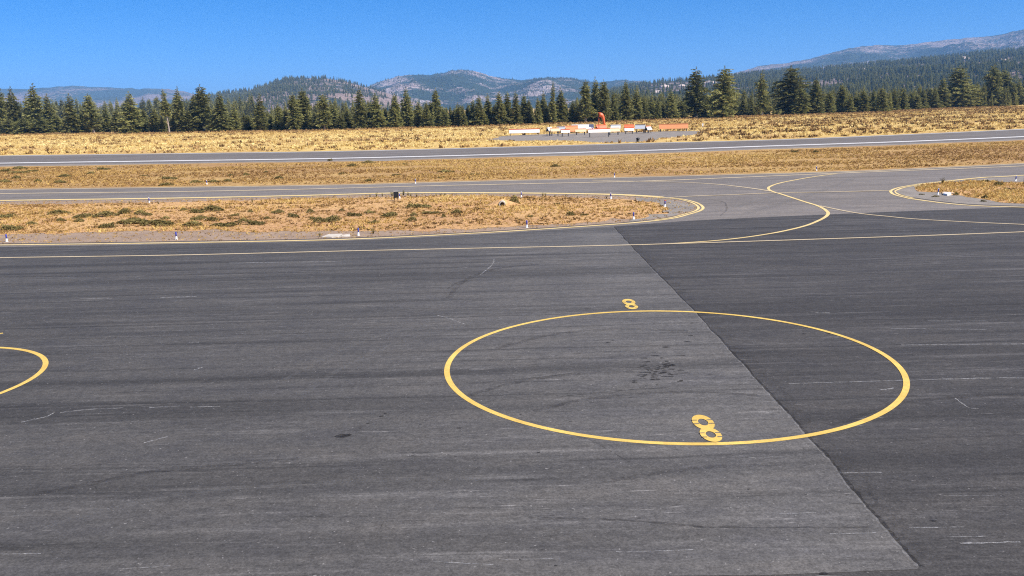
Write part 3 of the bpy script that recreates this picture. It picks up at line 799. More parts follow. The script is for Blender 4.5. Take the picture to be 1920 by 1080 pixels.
SEG_A = 'pines at the left of the tree line'
SEG_B = 'pines in front of the knoll'
SEG_C = 'pines left of the windsock'
SEG_D = 'pines around the windsock'
SEG_E = 'pines right of the windsock'
SEG_F = 'pines at the right of the tree line'
fl = {'A': 'short young pine in the low front row under the tall pines at far left',
      'A2': 'mid sized pine filling the row between the bare trunked pines at left',
      'B': 'short pine in the low row below the dome shaped knoll',
      'C': 'small pointed pine in the even row left of the white ground markers',
      'D': 'short bushy pine in the row behind the orange and white ground markers',
      'E': 'low pine standing between the two largest pines and the ground markers',
      'F': 'small pine in the dense even row between the two broad pines at right'}
TREES = [
    (3, 151, 251, 46, 'broad', 0, 'tall broad pine cut by the left picture edge', SEG_A),
    (33, 161, 251, 38, 'pine', 0, 'dark pine, second tall one from the left edge, blunt top', SEG_A),
    (73, 155, 250, 46, 'cone', 0, 'tallest pointed dark pine of the leftmost cluster, third from the edge', SEG_A),
    (95, 175, 250, 32, 'cone', 1, 'pine leaning on the right flank of the leftmost cluster', SEG_A),
    (57, 175, 249, 22, 'slim', 0, 'narrow pine peeping out between the two tallest left cluster pines', SEG_A),
    (139, 174, 251, 34, 'cone', 2, 'pointed pine with a short pale trunk just right of the left cluster', SEG_A),
    (157, 199, 250, 26, 'cone', 1, fl['A2'], SEG_A),
    (176, 175, 250, 34, 'pine', 1, 'double tipped pine with two bare pale trunks at its foot', SEG_A),
    (201, 199, 249, 28, 'cone', 3, fl['A2'], SEG_A),
    (222, 204, 249, 28, 'cone', 0, fl['A2'], SEG_A),
    (18, 222, 252, 40, 'young', 0, fl['A'], SEG_A), (47, 219, 252, 40, 'young', 1, fl['A'], SEG_A), (78, 216, 251, 44, 'young', 2, fl['A'], SEG_A), (108, 212, 250, 26, 'cone', 2, fl['A'], SEG_A), (122, 222, 250, 20, 'young', 0, fl['A'], SEG_A),
    (249, 171, 250, 42, 'cone', 1, 'full conical pine with short trunk standing clear of its neighbours', SEG_A),
    (273, 203, 249, 30, 'cone', 3, fl['A2'], SEG_A), (293, 199, 249, 28, 'cone', 2, fl['A2'], SEG_A), (306, 216, 249, 22, 'young', 1, fl['A2'], SEG_A),
    (318, 166, 249, 19, 'bare', 0, 'thin sparse pine with a long bare reddish trunk', SEG_A),
    (339, 161, 248, 34, 'pine', 2, 'irregular pointed pine right beside the long bare trunk', SEG_A),
    (330, 206, 248, 28, 'cone', 0, fl['A2'], SEG_A), (354, 204, 248, 32, 'cone', 1, fl['A2'], SEG_A),
    (367, 173, 247, 28, 'cone', 2, 'plain conical pine tucked against the round topped giant', SEG_A),
    (384, 158, 247, 46, 'pine', 3, 'big round topped pine leaning right, with a pale thick trunk', SEG_A),
    (416, 171, 247, 42, 'cone', 3, 'yellow green conical pine right of the round topped giant', SEG_B),
    (441, 193, 246, 22, 'slim', 1, 'slender dark pine left of the knoll crest', SEG_B),
    (402, 208, 247, 26, 'young', 2, fl['A2'], SEG_A),
    (466, 213, 246, 26, 'cone', 0, fl['B'], SEG_B),
    (490, 174, 246, 26, 'slim', 2, 'isolated slim pine with bare foot below the knoll left slope', SEG_B),
    (510, 213, 245, 22, 'cone', 2, fl['B'], SEG_B), (525, 192, 245, 28, 'cone', 1, 'middling pine just left of the twin topped clump', SEG_B), (540, 206, 245, 30, 'cone', 3, fl['B'], SEG_B),
    (553, 173, 245, 36, 'cone', 0, 'left shoulder pine of the twin topped clump under the knoll', SEG_B),
    (571, 165, 244, 42, 'cone', 2, 'tallest pine of the twin topped clump under the knoll', SEG_B),
    (592, 208, 244, 22, 'young', 0, fl['B'], SEG_B),
    (609, 174, 244, 38, 'pine', 0, 'greyish open crowned pine with crooked pale trunk before the knoll', SEG_B),
    (627, 192, 243, 28, 'cone', 1, 'pine at the right shoulder of the crooked grey pine', SEG_B),
    (640, 213, 243, 26, 'young', 1, fl['B'], SEG_B), (652, 203, 242, 24, 'cone', 3, fl['B'], SEG_B),
    (677, 163, 242, 34, 'cone', 3, 'tall dark narrow pine where the knoll meets the far mountain', SEG_C),
    (693, 201, 241, 20, 'slim', 0, fl['C'], SEG_C),
    (707, 174, 241, 36, 'cone', 0, 'stout dark conical pine, second of five tall ones left of centre', SEG_C),
    (725, 200, 240, 26, 'cone', 2, fl['C'], SEG_C),
    (741, 175, 240, 28, 'cone', 1, 'dark conical pine, third of five tall ones left of centre', SEG_C),
    (764, 162, 239, 32, 'cone', 2, 'tall pine with ragged right side, fourth of five left of centre', SEG_C),
    (786, 187, 239, 22, 'slim', 1, fl['C'], SEG_C), (801, 189, 239, 26, 'cone', 3, fl['C'], SEG_C), (808, 188, 238, 20, 'slim', 2, fl['C'], SEG_C),
    (820, 164, 238, 30, 'cone', 1, 'tall spire topped pine, last of five left of centre', SEG_C),
    (834, 204, 238, 22, 'cone', 0, fl['C'], SEG_C), (845, 197, 237, 20, 'cone', 2, fl['C'], SEG_C), (852, 203, 237, 18, 'slim', 0, fl['C'], SEG_C), (861, 192, 237, 20, 'slim', 1, fl['C'], SEG_C), (869, 196, 237, 20, 'cone', 3, fl['C'], SEG_C), (878, 193, 236, 22, 'cone', 0, fl['C'], SEG_C),
    (888, 185, 236, 18, 'slim', 2, fl['C'], SEG_C), (900, 179, 236, 30, 'cone', 1, 'wide dense pine at the middle of the even dark row', SEG_C), (917, 175, 235, 24, 'slim', 0, fl['C'], SEG_C), (927, 195, 235, 22, 'cone', 2, fl['C'], SEG_C),
    (937, 171, 235, 30, 'cone', 3, 'taller of two close pointed pines left of the long white marker', SEG_C), (953, 171, 234, 22, 'slim', 1, fl['C'], SEG_C),
    (969, 170, 234, 26, 'cone', 0, 'pointed pine right above the long white marker left end', SEG_D), (984, 176, 233, 24, 'cone', 2, fl['D'], SEG_D), (992, 184, 233, 24, 'cone', 1, fl['D'], SEG_D),
    (1009, 180, 233, 22, 'cone', 3, fl['D'], SEG_D), (1018, 171, 232, 22, 'slim', 2, fl['D'], SEG_D), (1026, 196, 232, 20, 'cone', 0, fl['D'], SEG_D),
    (1036, 152, 232, 19, 'slim', 0, 'very slim tall pine with a pale bare foot above the markers', SEG_D),
    (1052, 164, 231, 34, 'cone', 2, 'broad triangular pine left of the windsock', SEG_D), (1075, 189, 230, 26, 'cone', 1, fl['D'], SEG_D), (1085, 193, 230, 24, 'young', 2, fl['D'], SEG_D),
    (1098, 149, 230, 36, 'pine', 1, 'tall open pine, left one of the three above the windsock', SEG_D),
    (1116, 143, 229, 30, 'cone', 3, 'tallest of the three pines right above the windsock', SEG_D),
    (1132, 149, 229, 34, 'pine', 2, 'right one of the three tall pines above the windsock', SEG_D),
    (1127, 190, 228, 30, 'cone', 0, fl['D'], SEG_D),
    (1151, 170, 228, 26, 'cone', 1, 'rounded pine on the right flank of the windsock trio', SEG_D),
    (1162, 196, 227, 20, 'cone', 2, fl['D'], SEG_D),
    (1173, 149, 227, 27, 'cone', 0, 'single tall spire shaped pine right of the windsock', SEG_E),
    (1186, 184, 226, 24, 'cone', 3, fl['E'], SEG_E), (1195, 161, 226, 24, 'slim', 1, 'slim pine just right of the single tall spire', SEG_E), (1206, 179, 225, 26, 'cone', 1, fl['E'], SEG_E), (1222, 174, 224, 20, 'slim', 2, fl['E'], SEG_E), (1233, 184, 224, 22, 'cone', 2, fl['E'], SEG_E), (1243, 193, 223, 20, 'cone', 0, fl['E'], SEG_E),
    (1258, 167, 223, 27, 'cone', 3, 'pointed pine a little left of the narrow topped giant', SEG_E), (1276, 188, 222, 32, 'broad', 1, 'low dark bushy pine at the foot of the narrow topped giant', SEG_E),
    (1305, 125, 221, 50, 'pine', 3, 'giant pine with a narrow leaning top, left of the largest pair', SEG_E),
    (1322, 184, 221, 30, 'young', 1, fl['E'], SEG_E), (1330, 191, 220, 24, 'cone', 1, fl['E'], SEG_E),
    (1355, 123, 221, 56, 'broad', 2, 'giant full crowned pine, right one of the largest pair', SEG_E),
    (1377, 188, 218, 20, 'slim', 0, fl['F'], SEG_F), (1393, 184, 217, 20, 'cone', 2, fl['F'], SEG_F), (1408, 181, 217, 18, 'cone', 0, fl['F'], SEG_F),
    (1429, 132, 217, 36, 'pine', 0, 'tall pine between the giant pair and the broad pine', SEG_F),
    (1480, 122, 215, 58, 'broad', 0, 'very broad dark pine standing before the wooded ridge', SEG_F),
    (1500, 163, 215, 34, 'cone', 1, 'yellow green pine on the right flank of the very broad pine', SEG_F),
    (1529, 145, 214, 32, 'cone', 3, 'conical pine, first separate one right of the very broad pine', SEG_F),
    (1553, 172, 213, 28, 'cone', 0, fl['F'], SEG_F), (1578, 156, 212, 27, 'cone', 2, 'slightly taller pine in the long even row at right', SEG_F), (1592, 177, 212, 20, 'slim', 1, fl['F'], SEG_F), (1605, 179, 211, 24, 'cone', 1, fl['F'], SEG_F), (1618, 169, 211, 24, 'cone', 3, fl['F'], SEG_F), (1636, 167, 210, 26, 'cone', 0, fl['F'], SEG_F), (1652, 161, 210, 26, 'cone', 2, fl['F'], SEG_F), (1665, 171, 209, 20, 'slim', 2, fl['F'], SEG_F), (1676, 165, 208, 20, 'cone', 1, fl['F'], SEG_F),
    (1692, 161, 207, 26, 'cone', 3, fl['F'], SEG_F), (1708, 172, 206, 20, 'cone', 0, fl['F'], SEG_F), (1718, 176, 206, 20, 'slim', 0, fl['F'], SEG_F), (1730, 165, 205, 20, 'cone', 1, fl['F'], SEG_F), (1742, 162, 204, 20, 'slim', 1, fl['F'], SEG_F), (1752, 160, 204, 20, 'cone', 2, fl['F'], SEG_F),
    (1766, 142, 203, 30, 'cone', 0, 'tall cone at the left foot of the leaning broad pine', SEG_F),
    (1797, 122, 202, 54, 'broad', 1, 'broad layered pine, left one of the two big ones near the right edge', SEG_F),
    (1829, 154, 201, 30, 'cone', 2, 'small pine in the gap between the two big right edge pines', SEG_F),
    (1857, 119, 199, 48, 'broad', 2, 'big dark pine with bright right side near the right edge', SEG_F),
    (1881, 127, 198, 36, 'cone', 1, 'tall conical pine next to the last big pine at right', SEG_F),
    (1905, 147, 197, 28, 'cone', 3, 'last but one pine before the right picture edge', SEG_F),
    (1920, 142, 196, 28, 'cone', 0, 'pine cut by the right picture edge', SEG_F),
]
YG = {416, 1500, 47, 78, 1085, 1127, 1206, 1529, 157, 201, 330, 466, 540, 627, 725, 801, 834, 878, 927, 984, 1026, 1075, 1151, 1186, 1233, 1330, 1408, 1553, 1605, 1636, 1676, 1708, 1752, 1881}
NICK = {3: 'edge cut pine at left', 33: 'blunt topped pine at left', 73: 'tallest pine of the left cluster', 139: 'pale footed pine', 176: 'double tipped pine', 249: 'clear standing cone at left', 318: 'bare reddish trunk', 384: 'round topped giant', 441: 'slender dark pine', 490: 'isolated slim pine', 571: 'twin topped clump', 609: 'crooked grey pine', 677: 'tall narrow pine by the knoll foot', 707: 'stout dark cone', 764: 'ragged tall pine', 820: 'spire topped pine', 900: 'wide dense pine', 937: 'paired pointed pine', 969: 'pine above the long white marker', 1036: 'very slim tall pine', 1052: 'broad triangular pine', 1116: 'windsock trio', 1151: 'rounded flank pine', 1173: 'single tall spire', 1258: 'pointed pine before the giants', 1305: 'narrow topped giant', 1355: 'full crowned giant', 1429: 'tall pine past the giants', 1480: 'very broad pine', 1529: 'separate conical pine', 1500: 'yellow green pine', 1578: 'slightly taller row pine', 1692: 'mid row pine', 1766: 'tall cone near the right', 1797: 'broad layered pine', 1857: 'big bright sided pine'}
seen_lab = {}
for t in TREES: seen_lab.setdefault(t[6], []).append(t)
SIZE = {'slim': 'narrow', 'young': 'bushy', 'cone': 'small conical', 'pine': 'open crowned', 'broad': 'spreading', 'bare': 'bare stemmed'}
ORD = ['first', 'second', 'third', 'fourth', 'fifth', 'sixth', 'seventh', 'eighth', 'ninth', 'tenth', 'eleventh', 'twelfth', 'thirteenth', 'fourteenth', 'fifteenth', 'sixteenth']
fill = sorted(t[0] for ts in seen_lab.values() if len(ts) > 1 for t in ts)
NEWLAB = {}
keys = sorted(NICK)
for lab, ts in seen_lab.items():
    if len(ts) == 1: continue
    for t in ts:
        a = max([k for k in keys if k <= t[0] and k not in fill] or [3])
        rank = sum(1 for p in fill if a < p <= t[0]) - 1
        NEWLAB[(t[0], t[6])] = f"{SIZE[t[4]]} pine, {ORD[max(rank, 0)]} low one right of the {NICK[a]}"
tree_objs = []
for (px, top, base, w, k, v, lab, grp) in TREES:
    lab = NEWLAB.get((px, lab), lab)
    v = (int(px) * 13 // 5 + v) % KINDS[k]
    yel = px in YG and (k, v % 3) in CROWN_Y
    tree_objs.append(plant_tree(px, top, base, w, k, v % 3 if yel else v, lab, grp, yel))
# small yellow broadleaf tree
r = random.Random(5)
V, T, C = [], [], []
for _ in range(420):
    d = Vector((r.gauss(0, 1), r.gauss(0, 1), r.gauss(0, 1))).normalized()
    p = Vector((d.x * 0.32, d.y * 0.32, 0.62 + d.z * 0.36)) * (0.55 + 0.45 * r.random() ** 0.4)
    a = Vector((r.gauss(0, 1), r.gauss(0, 1), r.gauss(0, 1))) * 0.06
    b = Vector((r.gauss(0, 1), r.gauss(0, 1), r.gauss(0, 1))) * 0.06
    n0 = len(V)
    V += [tuple(p), tuple(p + a), tuple(p + b)]
    T.append((n0, n0 + 1, n0 + 2)); C += [r.random()] * 3
yx, yy = G(660.5, 240)
yt = empty('aspen_tree', (yx, yy, 0))
yt.scale = (3.4, 3.4, H(660.5, 219.5, yy)[2])
tag(yt, 'small bright yellow tree glowing among the dark pines', 'tree')
link('crown', np_mesh('crown', np.array(V), np.array(T), np.array(C)), M_YLEAF, yt)
link('trunk', trunk_mesh('trunk', 'slim', 3), M_PALE_BARK, yt)

# ------------------------------------------------------------------ forests behind (read as one mass)
SRC = []
for k in ('cone', 'slim', 'pine'):
    for i in range(4):
        SRC += [o for o in bpy.data.objects if o.name.startswith('crown') and o.data == CROWNS[(k, i)]][:1]
SRC_W = [0.40, 0.40, 0.27, 0.27, 0.40, 0.40]

def forest(name, pts, heights, label):
    pts = np.array(pts, np.float32)
    n = len(pts)
    m = bpy.data.meshes.new(name)
    m.vertices.add(n)
    m.vertices.foreach_set('co', pts.ravel())
    a = m.attributes.new('rotz', 'FLOAT', 'POINT'); a.data.foreach_set('value', rng.uniform(0, 6.28, n).astype(np.float32))
    a = m.attributes.new('size', 'FLOAT_VECTOR', 'POINT')
    hs = np.asarray(heights, np.float32)
    wx = hs * rng.uniform(0.75, 1.25, n).astype(np.float32)
    a.data.foreach_set('vector', np.stack([wx, wx, hs], 1).ravel())
    a = m.attributes.new('sort', 'INT', 'POINT'); a.data.foreach_set('value', rng.integers(0, len(SRC), n).astype(np.int32))
    o = link(name, m)
    g = bpy.data.node_groups.new(name, 'GeometryNodeTree')
    g.interface.new_socket('Geometry', in_out='INPUT', socket_type='NodeSocketGeometry')
    g.interface.new_socket('Geometry', in_out='OUTPUT', socket_type='NodeSocketGeometry')
    N, L = g.nodes, g.links
    gi, go = N.new('NodeGroupInput'), N.new('NodeGroupOutput')
    join = N.new('GeometryNodeJoinGeometry')
    def named(nm, dt):
        x = N.new('GeometryNodeInputNamedAttribute'); x.data_type = dt; x.inputs[0].default_value = nm
        return x.outputs[0]
    rz, sz, so = named('rotz', 'FLOAT'), named('size', 'FLOAT_VECTOR'), named('sort', 'INT')
    cx = N.new('ShaderNodeCombineXYZ'); L.new(rz, cx.inputs[2])
    for k, s in enumerate(SRC):
        oi = N.new('GeometryNodeObjectInfo'); oi.transform_space = 'ORIGINAL'
        oi.inputs['Object'].default_value = s
        oi.inputs['As Instance'].default_value = True
        cmpn = N.new('FunctionNodeCompare'); cmpn.data_type = 'INT'; cmpn.operation = 'EQUAL'
        L.new(so, cmpn.inputs[2]); cmpn.inputs[3].default_value = k
        ip = N.new('GeometryNodeInstanceOnPoints')
        L.new(gi.outputs[0], ip.inputs['Points']); L.new(cmpn.outputs[0], ip.inputs['Selection'])
        L.new(oi.outputs['Geometry'], ip.inputs['Instance']); L.new(cx.outputs[0], ip.inputs['Rotation']); L.new(sz, ip.inputs['Scale'])
        L.new(ip.outputs[0], join.inputs[0])
    L.new(join.outputs[0], go.inputs[0])
    md = o.modifiers.new('trees', 'NODES'); md.node_group = g
    tag(o, label, 'forest', kind='stuff')
    return o

# young growth standing just behind the front row
TBX = np.array(sorted(G(t[0], t[2]) for t in TREES))
P, Hh = [], []
for _ in range(900):
    px = random.uniform(-60, 1990)
    x0, y0 = G(px, np.interp(px, [t[0] for t in sorted(TREES)], [t[2] for t in sorted(TREES)]))
    k = 1 + random.uniform(0.01, 0.16)
    P.append((x0 * k, y0 * k, -0.1)); Hh.append(random.uniform(3.0, 7.5))
forest('young_growth', P, Hh, 'thicket of young pines filling the gaps behind the front row')
# flat wood behind the front row
P, Hh = [], []
for _ in range(5200):
    px = random.uniform(-500, 2400)
    y = random.uniform(820, 1700) if px < 480 else random.uniform(470, 900)
    x = ray(px, 210)[0] / ray(px, 210)[1] * y
    dens = 1.0 if px < 480 else (0.45 if px < 700 else (0.16 if px < 1080 else 0.5))
    if random.random() > dens: continue
    if px > 1000 and y > 900: continue
    hmax = 27 if px < 480 else (15 if px < 700 else (10.5 if px < 1080 else 14))
    P.append((x, y, -0.3)); Hh.append(random.uniform(0.5, 1.0) * hmax)
forest('forest_behind', P, Hh, 'hazy green mass of pines behind the front row')
# wooded ridge on the right
P, Hh = [], []
def clear(px, py):
    k = 1.0
    for (cx, cy_, rx, ry, s) in ((1300, 172, 120, 20, 0.80), (1540, 163, 48, 12, 0.85), (1615, 133, 10, 4, 0.9), (1725, 127, 12, 5, 0.8), (1810, 111, 9, 5, 0.8), (1250, 160, 30, 8, 0.5), (1885, 115, 9, 5, 0.7)):
        d = ((px - cx) / rx) ** 2 + ((py - cy_) / ry) ** 2
        if d < 1.3: k *= 1 - s * min(1, 1.6 - d)
    return k
def project(p):
    q = Vector((p[0], p[1], p[2] - CAM_H))
    fx = q.x * cr + q.y * sp * sr + q.z * cp * sr
    fu = -q.x * sr + q.y * sp * cr + q.z * cp * cr
    ff = q.y * cp - q.z * sp
    return 960 + F_PX * fx / ff, 540 - F_PX * fu / ff
for _ in range(15000):
    px, t = random.uniform(1020, 2400), random.random() ** 0.75
    p = hill_wood.at(px, t)
    if p[2] < -1: continue
    q = project(p)
    if random.random() > clear(*q): continue
    P.append((p[0], p[1], p[2] - 0.5)); Hh.append(random.uniform(10, 19))
forest('ridge_forest', P, Hh, 'dense pine wood covering the long ridge at right')
# knoll
P, Hh = [], []
for _ in range(9000):
    px, t = random.uniform(300, 900), random.random() ** 0.7
    p = hill_knol.at(px, t)
    if p[2] < -1: continue
    q = project(p)
    left = np.interp(q[0], [420, 540, 600, 660, 720], [1.0, 0.75, 0.38, 0.16, 0.07])
    left *= 0.55 + 0.9 * max(0, 0.5 + mnoise.noise(Vector((p[0] / 90, p[1] / 200, 4))))
    if t > 0.975: left = max(left, 0.35)
    if q[1] > 205: left = max(left, 0.5)
    if random.random() > left: continue
    P.append((p[0], p[1], p[2] - 0.5)); Hh.append(random.uniform(8, 17) * (1.25 if px < 560 and t > 0.95 else 1))
forest('knoll_forest', P, Hh, 'scattered pines over the dome shaped knoll')
# central mountain crest and slopes
P, Hh = [], []
for _ in range(6500):
    px, t = random.uniform(640, 1300), 0.15 + 0.85 * random.random() ** 0.8
    p = hill_cent.at(px, t)
    if p[2] < 0: continue
    if t < 0.97 and mnoise.noise(Vector((p[0] / 300, p[1] / 500, 2))) > 0.10: continue
    P.append((p[0], p[1], p[2] - 1)); Hh.append(random.uniform(7, 13))
forest('mountain_forest', P, Hh, 'bluish pine cover of the central mountain')

# ------------------------------------------------------------------ rock outcrops on the ridge
r = random.Random(11)
def rock_mesh(seed):
    rr = random.Random(seed)
    bm = bmesh.new()
    bmesh.ops.create_icosphere(bm, subdivisions=2, radius=1.0)
    for v in bm.verts:
        n = mnoise.noise(v.co * 1.3 + Vector((seed, 0, 0)))
        v.co *= 1 + 0.45 * n
        v.co.z *= 0.55
    return bm_mesh('rock_outcrop', bm)
M_ROCK = plain('pale_rock', (0.46, 0.36, 0.31), 0.95, 0.1, 0.3, 0.3)
RM = [rock_mesh(i) for i in range(3)]
for m in RM: m.materials.append(M_ROCK)
for (qx, qy, s, lab) in [(1246, 163.5, 6, 'pale rock in the ridge clearing, leftmost of a loose row'), (1278, 162, 5, 'pale rock in the ridge clearing left of the giant pines'), (1328, 157, 8, 'pale rock slab seen between the two giant pines'), (1613, 134, 9, 'long pale outcrop high on the wooded ridge'), (1725, 131, 6, 'small pale outcrop on the wooded ridge right of the long one'), (1808, 112, 8, 'reddish outcrop on the ridge above the broad layered pine'), (1880, 116, 6, 'small outcrop on the ridge near the right edge'), (1232, 174, 6, 'pale rock low in the ridge clearing beside a slim pine')]:
    best = min((hill_wood.at(qx, t / 200) for t in range(20, 200)), key=lambda p: abs(project(p)[1] - qy))
    o = link('rock_outcrop', r.choice(RM)); o.location = (best[0], best[1] - 4, best[2] + s * 0.2)
    s *= 1.6; o.scale = (s * 1.5, s, s); o.rotation_euler = (0, 0, r.uniform(-0.5, 0.5))
    tag(o, lab, 'rock', 'outcrops on the wooded ridge')

# ------------------------------------------------------------------ dry grass, brush and weeds
def tufts(name, x, y, z0, hgt, wid, tint, blades, material, label, lean=0.5, cat='grass', stuff=True):
    n = len(x)
    ang = rng.uniform(0, 2 * np.pi, (n, blades))
    d = rng.uniform(0, 1, (n, blades)) * wid[:, None]
    bx = x[:, None] + np.cos(ang) * d * 0.5
    by = y[:, None] + np.sin(ang) * d * 0.5
    h = hgt[:, None] * rng.uniform(0.5, 1.1, (n, blades))
    oa = rng.uniform(0, 2 * np.pi, (n, blades))
    bw = wid[:, None] * rng.uniform(0.10, 0.28, (n, blades))
    tx = bx + np.cos(ang) * h * lean * rng.uniform(0.2, 1.2, (n, blades))
    ty = by + np.sin(ang) * h * lean * rng.uniform(0.2, 1.2, (n, blades))
    zz = np.broadcast_to(np.asarray(z0, float).reshape(-1, 1), (n, blades)) if np.ndim(z0) else np.full((n, blades), z0)
    v0 = np.stack([bx - np.cos(oa) * bw, by - np.sin(oa) * bw, zz], -1)
    v1 = np.stack([bx + np.cos(oa) * bw, by + np.sin(oa) * bw, zz], -1)
    v2 = np.stack([tx, ty, zz + h], -1)
    V = np.stack([v0, v1, v2], 2).reshape(-1, 3)
    T = np.arange(len(V)).reshape(-1, 3)
    t = np.clip(tint[:, None] + rng.normal(0, 0.10, (n, blades)), 0, 1)
    C = np.repeat(t.reshape(-1), 3)
    o = link(name, np_mesh(name, V, T, C), material)
    tag(o, label, cat, kind='stuff')
    return o

def scatter(poly, n, seed=0):
    poly = np.asarray(poly)
    x = rng.uniform(poly[:, 0].min(), poly[:, 0].max(), n)
    y = rng.uniform(poly[:, 1].min(), poly[:, 1].max(), n)
    k = inside(poly, x, y)
    return x[k], y[k]

# near islands
for nm, poly, n, lab, seed in (('dry_grass', GR1S, 26000, 'sparse dry golden grass on the long near island', 1.0), ('dry_grass', GR2S, 22000, 'golden dry grass on the pointed island at right', 4.0)):
    x, y = scatter(poly, n)
    k = np.abs(x) < 75
    x, y = x[k], y[k]
    d = vnoise(x, y * 1.6, 3.2, seed)
    gold = vnoise(x, y, 7.0, seed + 3)
    if nm and seed == 1.0:                                 # thick golden stand towards the tip
        gold += 0.55 * np.exp(-(((x - 2.5) / 6.0) ** 2 + ((y - 52.5) / 3.0) ** 2))
        d += 0.5 * np.exp(-(((x - 2.5) / 6.0) ** 2 + ((y - 52.5) / 3.0) ** 2))
    else:
        d += 0.25; gold += 0.35
    keep = rng.uniform(-0.45, 0.55, len(x)) < d
    x, y, d, gold = x[keep], y[keep], d[keep], gold[keep]
    tufts(nm, x, y, 0.032, rng.uniform(0.04, 0.12, len(x)) * (1 + np.clip(gold, 0, 1) * 1.5), rng.uniform(0.06, 0.20, len(x)), np.clip(0.20 + 0.52 * gold + rng.normal(0, 0.13, len(x)), 0, 1), 6, M_GRASS, lab, 1.1)
xb, yb = scatter(GR1S, 9000)
kb = (np.abs(xb) < 70) & (vnoise(xb * 0.5, yb * 1.5, 2.2, 6.0) > rng.uniform(-0.05, 0.45, len(xb)))
tufts('brown_brush', xb[kb], yb[kb], 0.032, rng.uniform(0.05, 0.13, kb.sum()), rng.uniform(0.15, 0.5, kb.sum()), rng.uniform(0.0, 0.6, kb.sum()), 7, M_SAGE, 'low dead brown brush between the tufts of the long near island', 0.7, cat='brush')
# gravel fringe weeds
x, y = scatter(catmull(ISL1, 3), 14000)
k = (np.abs(x) < 60)
tufts('shoulder_weeds', x[k], y[k], 0.026, rng.uniform(0.03, 0.10, k.sum()), rng.uniform(0.05, 0.16, k.sum()), rng.uniform(0.0, 0.5, k.sum()), 4, M_GRASS, 'thin dead weeds on the gravel shoulder', 0.9)

# middle strip, between taxiway and runway
MID = [(p[0], p[1] + 1.0) for p in catmull(TX_FAR, 3)] + [(p[0], p[1] - 3) for p in catmull(sh, 3)][::-1]
strip = sheet('grass_strip', [(p[0], p[1] - 2) for p in catmull(TX_FAR, 4)] + [(p[0], p[1] + 1) for p in catmull(RW_NEAR, 4)][::-1], 0.003, M_STRIP); tag(strip, kind='structure')
x, y = scatter(MID, 110000)
k = np.abs(x) < 0.75 * y + 12
x, y = x[k], y[k]
d = vnoise(x * 0.6, y * 1.3, 6.0, 7.0)
gold = vnoise(x * 0.5, y, 12.0, 2.0) + np.interp(x, [-70, -10, 10, 60], [-0.15, 0.05, 0.3, 0.2])
keep = rng.uniform(-0.5, 0.5, len(x)) < d + 0.1
x, y, gold = x[keep], y[keep], gold[keep]
tufts('dry_grass', x, y, 0.0, rng.uniform(0.07, 0.18, len(x)), rng.uniform(0.12, 0.36, len(x)), np.clip(0.16 + 0.42 * gold + rng.normal(0, 0.14, len(x)), 0, 1), 5, M_GRASS, 'dry grass strip between taxiway and runway', 1.3)

# far field, beyond the runway
FARF = [(p[0], p[1] + 2.0) for p in catmull(RW_FAR, 3)]
x = rng.uniform(-330, 330, 190000); y = rng.uniform(120, 470, 190000)
bx = np.array([p[0] for p in FARF]); by = np.array([p[1] for p in FARF])
TB = np.array([G(t[0], t[2]) for t in TREES]); TB = TB[np.argsort(TB[:, 0])]
tb = np.interp(x, TB[:, 0], TB[:, 1])
k = (y > np.interp(x, bx, by)) & (np.abs(x) < 0.66 * y + 10) & (y < tb + 14) & ~inside(wobble(catmull(GRV, 4), 0, 1), x, y)
x, y, tb = x[k], y[k], tb[k]
rel = (y - np.interp(x, bx, by)) / (tb - np.interp(x, bx, by))
gold = vnoise(x * 0.35, y, 11.0, 5.0)
gold += np.interp(rel, [0, 0.08, 0.25, 0.75, 0.95], [-0.3, 0.25, 0.45, 0.2, -0.3])
brown = vnoise(x * 0.45, y, 7.0, 8.0) + 0.6 * vnoise(x, y, 2.5, 3.0)
isb = rng.uniform(-0.2, 1.1, len(x)) < brown + np.interp(x, [-100, 0, 60, 160], [-0.32, -0.26, -0.02, 0.04])
isb |= rel > rng.uniform(0.86, 1.0, len(x))
g_ = ~isb & (rng.uniform(0, 1, len(x)) < 0.6)
tufts('dry_grass', x[g_], y[g_], 0.0, rng.uniform(0.15, 0.36, g_.sum()), rng.uniform(0.4, 1.0, g_.sum()), np.clip(0.60 + 0.45 * gold[g_] + rng.normal(0, 0.12, g_.sum()), 0, 1), 5, M_GRASS, 'wide golden grass field beyond the runway', 1.5)
b_ = isb & (rng.uniform(0, 1, len(x)) < 0.55)
tufts('brown_brush', x[b_], y[b_], 0.0, rng.uniform(0.3, 0.75, b_.sum()), rng.uniform(0.5, 1.4, b_.sum()), rng.uniform(0.1, 0.9, b_.sum()), 9, M_SAGE, 'low brown brush scattered through the golden field', 0.6, cat='brush')

